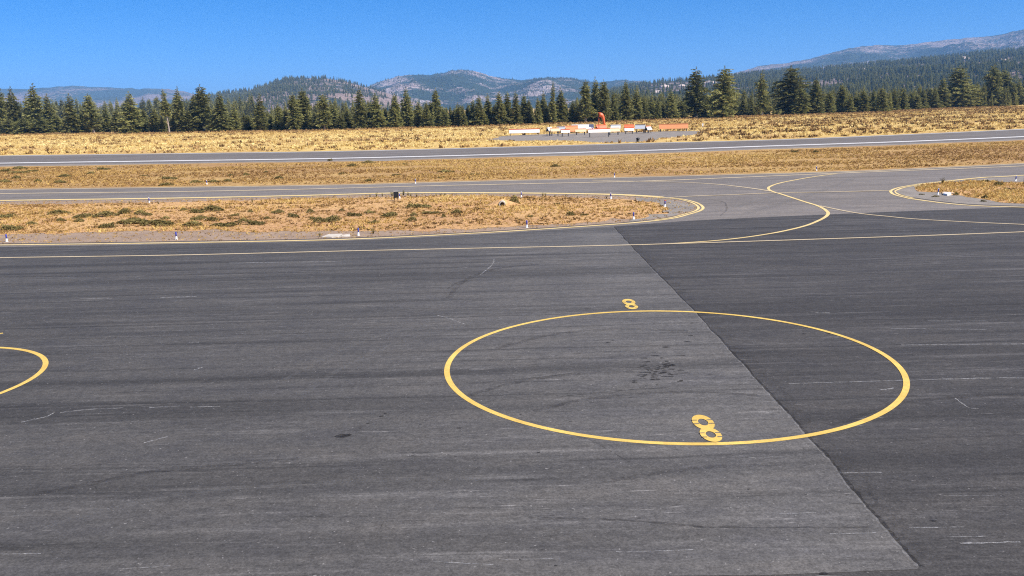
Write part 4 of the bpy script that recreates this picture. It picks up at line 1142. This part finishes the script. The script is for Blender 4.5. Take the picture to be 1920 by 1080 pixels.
# ---- single shrubs
def shrub_mesh(seed, flat):
    r = random.Random(seed)
    V, T, C = [], [], []
    for _ in range(420):
        a, q = r.uniform(0, 6.28), math.sqrt(r.random())
        lob = 0.75 + 0.25 * math.sin(3 * a + seed) + 0.12 * math.sin(7 * a + 2 * seed)
        px, py = math.cos(a) * q * lob * 0.5, math.sin(a) * q * lob * 0.5
        pz = flat * math.sqrt(max(0, 1 - q * q)) * r.uniform(0.45, 1.0) * (0.8 + 0.35 * math.sin(5 * px + seed))
        p = Vector((px, py, pz))
        s = r.uniform(0.03, 0.075)
        u = Vector((r.gauss(0, 1), r.gauss(0, 1), r.gauss(0, 0.6))).normalized() * s
        w = Vector((r.gauss(0, 0.5), r.gauss(0, 0.5), r.gauss(0.7, 0.4))).normalized() * s
        b = len(V)
        V += [tuple(p - u), tuple(p + u), tuple(p + w)]
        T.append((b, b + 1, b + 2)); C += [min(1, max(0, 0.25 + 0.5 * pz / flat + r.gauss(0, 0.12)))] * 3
    V = np.array(V); V[:, 2] = np.maximum(V[:, 2], 0.0)
    m = np_mesh('shrub', V, np.array(T), np.array(C))
    m.materials.append(M_SHRUB)
    return m
SHR = [shrub_mesh(i, 0.16 + 0.06 * (i % 3)) for i in range(6)]
rs = random.Random(3)
def shrub(px, py, wpx, hpx, label, group, zg=0.033, name='shrub'):
    x, y = G(px, py, zg)
    D = math.hypot(x, y)
    w = 1.12 * wpx / F_PX * D
    depth = w * rs.uniform(0.5, 0.8)
    i = rs.randrange(6)
    hz = max(1.15 * hpx / F_PX * D, 0.06)
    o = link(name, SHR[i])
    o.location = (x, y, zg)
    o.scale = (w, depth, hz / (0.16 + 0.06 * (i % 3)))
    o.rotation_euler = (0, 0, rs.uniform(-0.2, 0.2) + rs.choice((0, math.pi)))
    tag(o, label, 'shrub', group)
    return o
mats = []
gA = 'green mats on the near island'
lA = 'low olive green mat in the dry grass of the long near island'
for a in [(201, 427, 36, 9), (258, 419, 60, 8), (300, 423, 64, 8), (370, 399, 30, 8), (400, 396, 44, 8), (425, 424, 50, 9), (480, 421, 40, 8), (360, 424, 40, 7), (155, 408, 40, 6), (195, 406, 44, 7), (232, 401, 26, 8), (262, 403, 22, 7), (277, 404, 20, 6), (12, 408, 30, 8), (22, 431, 40, 9), (110, 401, 40, 5), (150, 416, 18, 5), (116, 415, 16, 5), (372, 412, 30, 6), (400, 414, 26, 6), (440, 405, 20, 5), (455, 417, 24, 6), (520, 400, 22, 6), (550, 407, 24, 8), (582, 399, 16, 6), (600, 417, 30, 8), (622, 415, 36, 9), (590, 412, 22, 6), (665, 405, 34, 7), (730, 406, 34, 7), (694, 400, 20, 5), (786, 389, 56, 8), (807, 401, 38, 7), (772, 415, 24, 7), (700, 419, 22, 5), (856, 400, 22, 6), (832, 408, 10, 6), (775, 405, 18, 5), (1070, 404, 20, 6), (1095, 404, 16, 5), (995, 407, 12, 5), (1045, 383, 14, 4), (345, 395, 16, 4), (500, 411, 14, 4), (470, 398, 12, 4), (640, 396, 12, 4), (60, 421, 20, 4), (310, 411, 18, 4)]:
    mats.append((a[0], shrub(*a, lA, gA), a[2], 'on the long near island'))
shrub(964, 383, 22, 13, 'round dark bush beside the culvert mouth', None)
gB = 'dark mats in the middle strip'
lB = 'dark green mat in the grass strip between taxiway and runway'
for a in [(8, 322, 24, 5), (40, 317, 24, 4), (35, 325, 34, 5), (60, 322, 20, 4), (32, 335, 16, 4), (120, 332, 26, 4), (72, 341, 14, 4), (12, 342, 20, 4), (115, 343, 22, 4), (195, 318, 30, 4), (318, 336, 34, 5), (310, 348, 30, 4), (368, 343, 26, 4), (403, 342, 22, 4), (426, 341, 20, 4), (462, 329, 14, 4), (522, 335, 18, 4), (430, 330, 14, 3), (498, 324, 10, 3), (658, 312, 22, 4), (692, 306, 26, 4), (640, 327, 14, 4), (690, 340, 16, 5), (742, 329, 18, 4), (837, 323, 30, 4), (890, 328, 18, 4), (827, 334, 14, 4), (760, 309, 12, 3), (1040, 313, 20, 4), (170, 326, 16, 3), (270, 330, 16, 3)]:
    mats.append((a[0], shrub(*a, lB, gB, zg=0.0), a[2], 'in the strip between taxiway and runway'))
shrub(619, 302, 9, 6, 'upright dark shrub at the near edge of the runway', None, zg=0.0)
shrub(1491, 286, 14, 5, 'dark round shrub by the runway above the taxiway junction', None, zg=0.0)
shrub(1530, 286.5, 12, 4, 'smaller dark shrub right of the one above the junction', None, zg=0.0)
gC = 'dark mats on the pointed island'
lC = 'dark green mat on the pointed grass island at right'
for a in [(1848, 341, 17, 4), (1872, 348, 17, 5), (1806, 350, 9, 3), (1846, 372, 10, 5), (1832, 370, 8, 3), (1844, 378, 10, 3), (1793, 366, 10, 4), (1886, 356, 10, 3), (1728, 365, 10, 2), (1754, 369, 14, 2)]:
    mats.append((a[0], shrub(*a, lC, gC), a[2], 'on the pointed island'))
def nth(n): return f"{n}{'th' if 10 <= n % 100 <= 20 else {1: 'st', 2: 'nd', 3: 'rd'}.get(n % 10, 'th')}"
for where in sorted({m[3] for m in mats}):
    for n, m in enumerate(sorted([m for m in mats if m[3] == where], key=lambda m: m[0])):
        m[1]['label'] = f"{'wide' if m[2] > 30 else 'small' if m[2] < 17 else 'medium'} green mat, {nth(n + 1)} from the left {where}"
gD = 'weeds along the taxiway edge'
lD = 'upright dry weed at the taxiway edge of the near island'
def weed_mesh(seed):
    r = random.Random(seed)
    V, T, C = [], [], []
    for _ in range(34):
        a = r.uniform(0, 6.28); h = r.uniform(0.4, 1.0); s = r.uniform(0.05, 0.35)
        p = Vector((r.gauss(0, 0.06), r.gauss(0, 0.06), 0)); q = Vector((math.cos(a) * s, math.sin(a) * s, h))
        w = Vector((math.sin(a), -math.cos(a), 0)) * 0.04
        b = len(V); V += [tuple(p - w), tuple(p + w), tuple(q)]; T.append((b, b + 1, b + 2)); C += [0.2, 0.2, 0.5]
        w2 = Vector((r.gauss(0, 1), r.gauss(0, 1), r.gauss(0, 1))).normalized() * 0.09
        b = len(V); V += [tuple(q - w2), tuple(q + w2), tuple(q * 0.85 + Vector((0, 0, 0.2)))]; T.append((b, b + 1, b + 2)); C += [0.4, 0.6, 0.7]
    m = np_mesh('weed', np.array(V), np.array(T), np.array(C)); m.materials.append(M_SHRUB)
    return m
WM = [weed_mesh(i) for i in range(3)]
WX = sorted([243, 297, 473, 490, 547, 694, 706, 717, 735, 757, 765, 770, 781, 818, 826, 834, 1016, 1018, 1023, 1040, 1043, 1061, 1083, 1137, 1226])
for i, (px, py, hp) in enumerate([(694, 370, 6), (706, 369, 8), (717, 368, 6), (735, 368, 8), (757, 366, 9), (765, 367, 7), (770, 368, 6), (781, 369, 6), (818, 368, 6), (826, 369, 7), (834, 368, 6), (1018, 368, 7), (1023, 368, 6), (1016, 371, 4), (1040, 370, 5), (1061, 369, 5), (1083, 371, 4), (1137, 372, 5), (1043, 384, 4), (1226, 385, 3), (243, 382, 5), (297, 383, 6), (473, 379, 7), (490, 378, 5), (547, 376, 6), (600, 444, 8), (640, 444, 4), (700, 438, 10), (1485, 284, 5), (1767, 345, 12)]):
    x, y = G(px, py, 0.026)
    o = link('weed', WM[i % 3]); o.location = (x, y, 0.026)
    s = hp / F_PX * y
    o.scale = (s * 1.2, s * 1.2, s); o.rotation_euler = (0, 0, rs.uniform(0, 6))
    tag(o, {25: 'dry weed at the left end of the concrete slab', 26: 'short weed beside the concrete slab', 27: 'upright weed right of the marker near the concrete slab', 28: 'single weed between runway and taxiway junction', 29: 'dark weed at the upper edge of the pointed island'}.get(i, f'upright dry weed, {nth(WX.index(px) + 1 if px in WX else 0)} from the left along the taxiway edge'), 'weed', gD if i < 25 else None)

# ------------------------------------------------------------------ taxiway edge markers
def lathe_mesh(name, prof, mat, seg=14):
    bm = bmesh.new(); add_lathe(bm, prof, seg)
    m = bm_mesh(name, bm); m.materials.append(mat)
    for p in m.polygons: p.use_smooth = len(p.vertices) == 4
    return m
MB = {
    'base': lathe_mesh('base', [(0.085, 0.0), (0.085, 0.012), (0.055, 0.02), (0.052, 0.17), (0.046, 0.185)], M_WHITE_ENAMEL),
    'reflector': lathe_mesh('reflector', [(0.042, 0.183), (0.042, 0.40), (0.036, 0.41)], M_BLUE),
    'cap': lathe_mesh('cap', [(0.045, 0.408), (0.045, 0.43), (0.03, 0.445)], M_BLUE),
    'white_cap': lathe_mesh('cap', [(0.045, 0.408), (0.045, 0.455), (0.03, 0.47)], M_WHITE_ENAMEL),
    'red_cap': lathe_mesh('cap', [(0.047, 0.408), (0.047, 0.47), (0.03, 0.485)], M_RED),
}
MARKERS = [(13, 453, 'base', 'blue and white edge marker nearest the left picture edge', 0), (331, 449, '', 'blue and white edge marker below the widest green mats', 0), (672, 441.5, '', 'blue and white edge marker beside the pale concrete slab', 0), (988, 427, '', 'blue and white edge marker on the apron side of the golden grass', 0), (1188, 411, '', 'blue and white edge marker on the apron side near the island tip', 0),
           (1246.5, 387.5, 'red', 'edge marker with red top on the gravel tip of the long island', 0), (1145.5, 372.5, 'white', 'white capped edge marker on the taxiway side near the island tip', 0), (977.5, 370, 'white', 'white capped edge marker behind the round dark bush', 0), (749.5, 372, 'white', 'edge marker right behind the small black sign', 0), (280.5, 380.5, 'white', 'edge marker on the taxiway side at left', 0),
           (388, 345.5, 'far', 'edge marker on the far taxiway side among dark mats', 0), (779, 343.5, 'far', 'edge marker on the far taxiway side left of centre', 0), (1152, 332, 'far', 'edge marker on the far taxiway side right of centre', 0), (1531, 319.5, 'far', 'edge marker on the far taxiway side above the junction', 0), (1904, 339.5, 'white', 'edge marker on the grey gravel of the pointed island near the right edge', 0), (1758.5, 364.5, 'white', 'edge marker left of the white slab on the pointed island', 0)]
for px, py, top, lab, _ in MARKERS:
    x, y = G(px, py, 0.026)
    o = empty('edge_marker', (x, y, 0.003 if top == 'far' else 0.026), random.uniform(0, 3))
    if math.hypot(x, y) > 52: o.scale = (0.9, 0.9, 0.82)
    else: o.scale = (0.88, 0.88, 0.84)
    o.rotation_euler = (random.gauss(0, 0.03), random.gauss(0, 0.03), 0)
    tag(o, lab, 'marker', 'taxiway edge markers')
    link('base', MB['base'], None, o); link('reflector', MB['reflector'], None, o)
    link('cap', MB['red_cap' if top == 'red' else 'white_cap' if top in ('white', 'far') else 'cap'], None, o)

# small black sign seen from behind
x, y = G(743, 376, 0.03)
o = empty('taxiway_sign', (x, y, 0.033), 0.12)
tag(o, 'small black sign on two legs at the taxiway edge', 'sign')
bm = bmesh.new(); add_box(bm, (0, 0, 0.40), (0.34, 0.09, 0.42)); bmesh.ops.bevel(bm, geom=bm.edges[:], offset=0.012, segments=2, affect='EDGES'); link('panel', bm_mesh('panel', bm), M_BLACK, o)
bm = bmesh.new(); add_box(bm, (0, 0, 0.63), (0.33, 0.10, 0.05)); link('cap', bm_mesh('cap', bm), M_GREY_POST, o)
for s in (-1, 1):
    bm = bmesh.new(); add_box(bm, (s * 0.11, 0, 0.095), (0.05, 0.05, 0.19)); link('leg', bm_mesh('leg', bm), M_BLACK, o)
# dark sign at the right picture edge
x, y = G(1936, 357, 0.03)
o = empty('taxiway_sign', (x, y, 0.033), -0.9)
tag(o, 'dark sign on posts cut by the right picture edge', 'sign')
bm = bmesh.new(); add_box(bm, (0, 0, 0.66), (1.1, 0.16, 0.62)); bmesh.ops.bevel(bm, geom=bm.edges[:], offset=0.015, segments=2, affect='EDGES'); link('panel', bm_mesh('panel', bm), M_BLACK, o)
for s in (-0.42, 0.42):
    bm = bmesh.new(); add_box(bm, (s, 0, 0.175), (0.06, 0.06, 0.35)); link('leg', bm_mesh('leg', bm), M_GREY_POST, o)
# black runway light by the gravel pad
x, y = G(1196, 267, 0)
o = empty('runway_light', (x, y, 0)); tag(o, 'short black post at the far runway edge below the ground markers', 'light')
link('base', lathe_mesh('base', [(0.42, 0), (0.42, 0.06), (0.24, 0.12), (0.24, 0.48)], M_BLACK), None, o)
link('lamp_head', lathe_mesh('lamp_head', [(0.24, 0.48), (0.30, 0.52), (0.28, 0.66), (0.15, 0.76)], M_BLACK), None, o)
# white post in the golden field
x, y = G(1317.5, 238.5, 0)
o = empty('marker_post', (x, y, 0)); tag(o, 'lone white post in the golden field below the giant pines', 'post')
bm = bmesh.new(); add_box(bm, (0, 0, 0.45), (0.34, 0.12, 0.9)); link('panel', bm_mesh('panel', bm), M_WHITE_ENAMEL, o)
bm = bmesh.new(); add_box(bm, (0, 0, 0.93), (0.36, 0.14, 0.06)); link('cap', bm_mesh('cap', bm), M_GREY_POST, o)

# culvert mouth
x, y = G(942, 387, 0.03)
o = empty('culvert', (x, y, 0.033)); tag(o, 'round concrete culvert mouth in the grass island beside a bush', 'culvert')
bm = bmesh.new()
n, R0, R1 = 24, 0.20, 0.145
for yy in (0.0,):
    a = [[bm.verts.new((R * math.cos(6.2832 * k / n), yv, 0.12 + R * math.sin(6.2832 * k / n))) for k in range(n)] for R, yv in ((R0, 1.0), (R0, 0), (R1, 0), (R1, 1.0))]
    for p, q in zip(a[:-1], a[1:]):
        for k in range(n): bm.faces.new((p[k], p[(k + 1) % n], q[(k + 1) % n], q[k]))
link('pipe', bm_mesh('pipe', bm), M_CONCRETE, o)
bm = bmesh.new()
bm.faces.new([bm.verts.new((R1 * math.cos(6.2832 * k / n), 0.95, 0.12 + R1 * math.sin(6.2832 * k / n))) for k in range(n)])
link('bore_shade', bm_mesh('bore_shade', bm), M_BLACK, o)  # black disc painted in for the shade deep inside the pipe
bm = bmesh.new()
vs_ = [bm.verts.new((1.1 * math.cos(6.2832 * k / 20) * (1 + 0.2 * random.random()), 0.7 + 0.65 * math.sin(6.2832 * k / 20), -0.03)) for k in range(20)]
c0 = bm.verts.new((0, 0.65, 0.42))
for k in range(20): bm.faces.new((vs_[k], vs_[(k + 1) % 20], c0))
link('earth_cover', bm_mesh('earth_cover', bm), M_ISLAND, o)

# concrete slabs
def slab(px_list, z0, z1, label, mat):
    P = gl(px_list)
    cx, cy_ = sum(p[0] for p in P) / len(P), sum(p[1] for p in P) / len(P)
    bm = bmesh.new()
    f = bm.faces.new([bm.verts.new((p[0] - cx, p[1] - cy_, 0)) for p in P])
    if f.normal.z < 0: f.normal_flip()
    r_ = bmesh.ops.extrude_face_region(bm, geom=[f])
    bmesh.ops.translate(bm, verts=[v for v in r_['geom'] if isinstance(v, bmesh.types.BMVert)], vec=(0, 0, z1 - z0))
    bmesh.ops.recalc_face_normals(bm, faces=bm.faces[:])
    o = link('concrete_slab', bm_mesh('concrete_slab', bm), mat); o.location = (cx, cy_, z0)
    return tag(o, label, 'slab')
slab([(603, 446.6), (617, 441.5), (642, 441), (638, 443.5), (656, 441), (657, 445.5), (645, 445.8), (636, 446), (622, 447)], 0.02, 0.075, 'broken pale concrete slab on the gravel beside the apron', M_CONCRETE)
slab([(1768, 366.3), (1770, 364.6), (1782, 364.6), (1783.5, 366.6), (1776, 367.9)], 0.02, 0.13, 'white slab on the grey gravel of the pointed island', M_WHITE_ENAMEL)
slab([(1766, 364), (1768, 361.5), (1786, 362), (1790, 365), (1785, 364.2)], 0.02, 0.08, 'reddish slab just behind the white one on the pointed island', M_CREAM)

# ------------------------------------------------------------------ segmented circle of ground markers
def a_frame(px0, px1, ybase, ybot, ytop, front, back, yaw, label, posts=2, depth=0.9, end=None):
    """raised tent shaped marker: two sloping plates on posts"""
    xa, ya = G(px0, ybase); xb, yb = G(px1, ybase)
    cx, cy_ = (xa + xb) / 2, (ya + yb) / 2
    L = math.hypot(xb - xa, yb - ya) / max(0.3, math.cos(yaw))
    z0, z1 = H((px0 + px1) / 2, ybot, cy_)[2], H((px0 + px1) / 2, ytop, cy_)[2]
    o = empty('ground_marker', (cx, cy_, 0), yaw)
    tag(o, label, 'marker', 'raised markers of the segmented circle')
    def plate(nm, s, mat):
        bm = bmesh.new()
        th = 0.04
        v = [(-L / 2, s * depth / 2, z0), (L / 2, s * depth / 2, z0), (L / 2, s * 0.015, z1), (-L / 2, s * 0.015, z1)]
        a = [bm.verts.new(p) for p in v]; b = [bm.verts.new((p[0], p[1] - s * 0.01, p[2] - th)) for p in v]
        bm.faces.new(a); bm.faces.new(b[::-1])
        for k in range(4): bm.faces.new((a[k], b[k], b[(k + 1) % 4], a[(k + 1) % 4]))
        bmesh.ops.recalc_face_normals(bm, faces=bm.faces[:])
        return link(nm, bm_mesh(nm, bm), mat, o)
    plate('front_plate', -1, front)
    plate('rear_plate', 1, back)
    bm = bmesh.new(); add_box(bm, (0, 0, z1 + 0.05), (L, 0.14, 0.16)); link('ridge_cap', bm_mesh('ridge_cap', bm), back, o)
    for s in ((-1, 1) if posts == 2 else (posts,)):
        for t in (-1, 1):
            bm = bmesh.new(); add_box(bm, (s * (L / 2 - 0.3), t * depth * 0.30, z0 / 2 + 0.08), (0.10, 0.10, z0 + 0.16)); link('post', bm_mesh('post', bm), M_POST, o)
    for s in (-1, 1):
        bm = bmesh.new()
        e = [bm.verts.new((s * (L / 2 - 0.05), -depth / 2 + 0.06, z0)), bm.verts.new((s * (L / 2 - 0.05), depth / 2 - 0.06, z0)), bm.verts.new((s * (L / 2 - 0.05), 0, z1 - 0.06))]
        bm.faces.new(e)
        link('shaded_end', bm_mesh('shaded_end', bm), M_POST, o)  # dark post colour paints shadow into the end face
    return o
W_, O_, FO, CR = M_WHITE_ENAMEL, M_ORANGE_ENAMEL, M_FADED_ORANGE, M_CREAM
a_frame(961, 1006, 254.5, 249, 242.5, W_, O_, 0.0, 'long white marker on posts, leftmost of the ground markers')
a_frame(1027, 1034, 254.5, 246, 239.5, W_, W_, 1.0, 'narrow white marker seen end on right of the long leftmost one')
a_frame(1033, 1047, 255, 246, 240.5, CR, FO, 0.3, 'cream marker between the narrow one and the white trio')
a_frame(1046, 1058, 250, 243.5, 238, W_, W_, -0.5, 'tilted small white marker behind the low white one')
a_frame(1053, 1067, 256, 248.5, 243.5, W_, O_, 0.1, 'low white marker on thin posts in front of the tilted one')
a_frame(1060, 1081, 249, 246.5, 236.5, FO, FO, 0.2, 'faded orange marker in the back row left of the big white one')
a_frame(1076, 1109, 248, 242, 234, W_, W_, 0.05, 'big long white marker at the back of the ring')
a_frame(1080, 1097, 253, 247, 242, CR, FO, 0.1, 'cream and orange marker before the big white one')
a_frame(1106, 1141, 257, 248, 242, W_, O_, 0.0, 'long white marker with red ridge nearest the runway')
a_frame(1119, 1135, 247, 241.5, 234.5, O_, O_, 0.2, 'red orange marker standing behind the windsock pole foot')
a_frame(1142, 1160, 253, 246.5, 240.5, CR, CR, 0.2, 'cream marker right of the long red ridged one')
a_frame(1147, 1162, 249, 241, 234.8, W_, W_, -0.2, 'white marker behind the cream one right of the windsock')
a_frame(1172, 1187, 251, 245.3, 240, W_, O_, 0.0, 'white lower half of the two tone marker right of the windsock')
a_frame(1172, 1187, 246.5, 240.2, 234.2, O_, O_, 0.05, 'orange marker directly behind a white one right of the windsock')
a_frame(1193, 1208, 250, 241.5, 234, W_, CR, -0.5, 'angled pale marker on thin posts, third from the ring right end')
a_frame(1211, 1220, 249.5, 243.5, 237, W_, O_, 0.9, 'small white marker seen nearly end on beside a dark post')
a_frame(1240, 1286, 246.5, 241, 233, FO, FO, -0.05, 'long faded orange marker, rightmost of the ground markers')

# windsock
x, y = G(1123, 247.5)
o = empty('windsock', (x, y, 0)); tag(o, 'limp orange windsock on a pole among the ground markers', 'windsock')
zt = H(1122, 212, y)[2]
link('pole', lathe_mesh('pole', [(0.09, 0), (0.07, zt * 0.6), (0.05, zt)], M_ORANGE_ENAMEL), None, o)
m = lathe_mesh('swivel', [(0.13, zt - 0.06), (0.13, zt + 0.1), (0.04, zt + 0.18)], M_ORANGE_ENAMEL); link('swivel', m, None, o)
bm = bmesh.new()
path = [(0.15, zt - 0.35, 0.62), (0.45, zt - 0.38, 0.62), (0.8, zt - 0.55, 0.56), (1.05, zt - 0.95, 0.48), (1.2, zt - 1.5, 0.40), (1.32, zt - 2.1, 0.34), (1.45, zt - 2.6, 0.26)]
rings = []
for i, (px_, pz, rr) in enumerate(path):
    a = path[max(0, i - 1)]; b = path[min(len(path) - 1, i + 1)]
    t = Vector((b[0] - a[0], 0, b[1] - a[1])).normalized(); nrm = Vector((-t.z, 0, t.x))
    rings.append([bm.verts.new(Vector((px_, 0, pz)) + nrm * rr * math.cos(6.2832 * k / 14) * (0.75 + 0.1 * math.sin(3 * k)) + Vector((0, 1, 0)) * rr * math.sin(6.2832 * k / 14)) for k in range(14)])
for a, b in zip(rings[:-1], rings[1:]):
    for k in range(14): bm.faces.new((a[k], a[(k + 1) % 14], b[(k + 1) % 14], b[k]))
sock = link('sock', bm_mesh('sock', bm), M_ORANGE_ENAMEL, o)
sock.scale = (0.9, 0.75, 1.0)
bm = bmesh.new(); add_box(bm, (0.1, 0, zt - 0.35), (0.06, 0.06, 0.9)); add_box(bm, (0.14, 0, zt - 0.35), (0.05, 0.9, 0.05)); link('hoop', bm_mesh('hoop', bm), M_ORANGE_ENAMEL, o)

# ------------------------------------------------------------------ haze
zmax = max((hh.o.matrix_world @ Vector(c)).z for hh in (hill_farl, hill_cent, hill_farr, hill_knol, hill_wood) for c in hh.o.bound_box)
bm = bmesh.new()
add_box(bm, (0, 8000, (zmax + 35 - 8) / 2), (34000, 25000, zmax + 35 + 8))
hz = link('haze', bm_mesh('haze', bm))
hm = bpy.data.materials.new('haze_air'); hm.use_nodes = True
hn = hm.node_tree.nodes; hn.remove(hn['Principled BSDF'])
pv = hn.new('ShaderNodeVolumePrincipled')
pv.inputs['Color'].default_value = (0.30, 0.60, 1.0, 1)
pv.inputs['Density'].default_value = 0.85e-4
pv.inputs['Anisotropy'].default_value = 0.0
hm.node_tree.links.new(pv.outputs[0], hn['Material Output'].inputs['Volume'])
hz.data.materials.append(hm)
tag(hz, 'thin blue air that fades the far mountains', 'haze', kind='stuff')
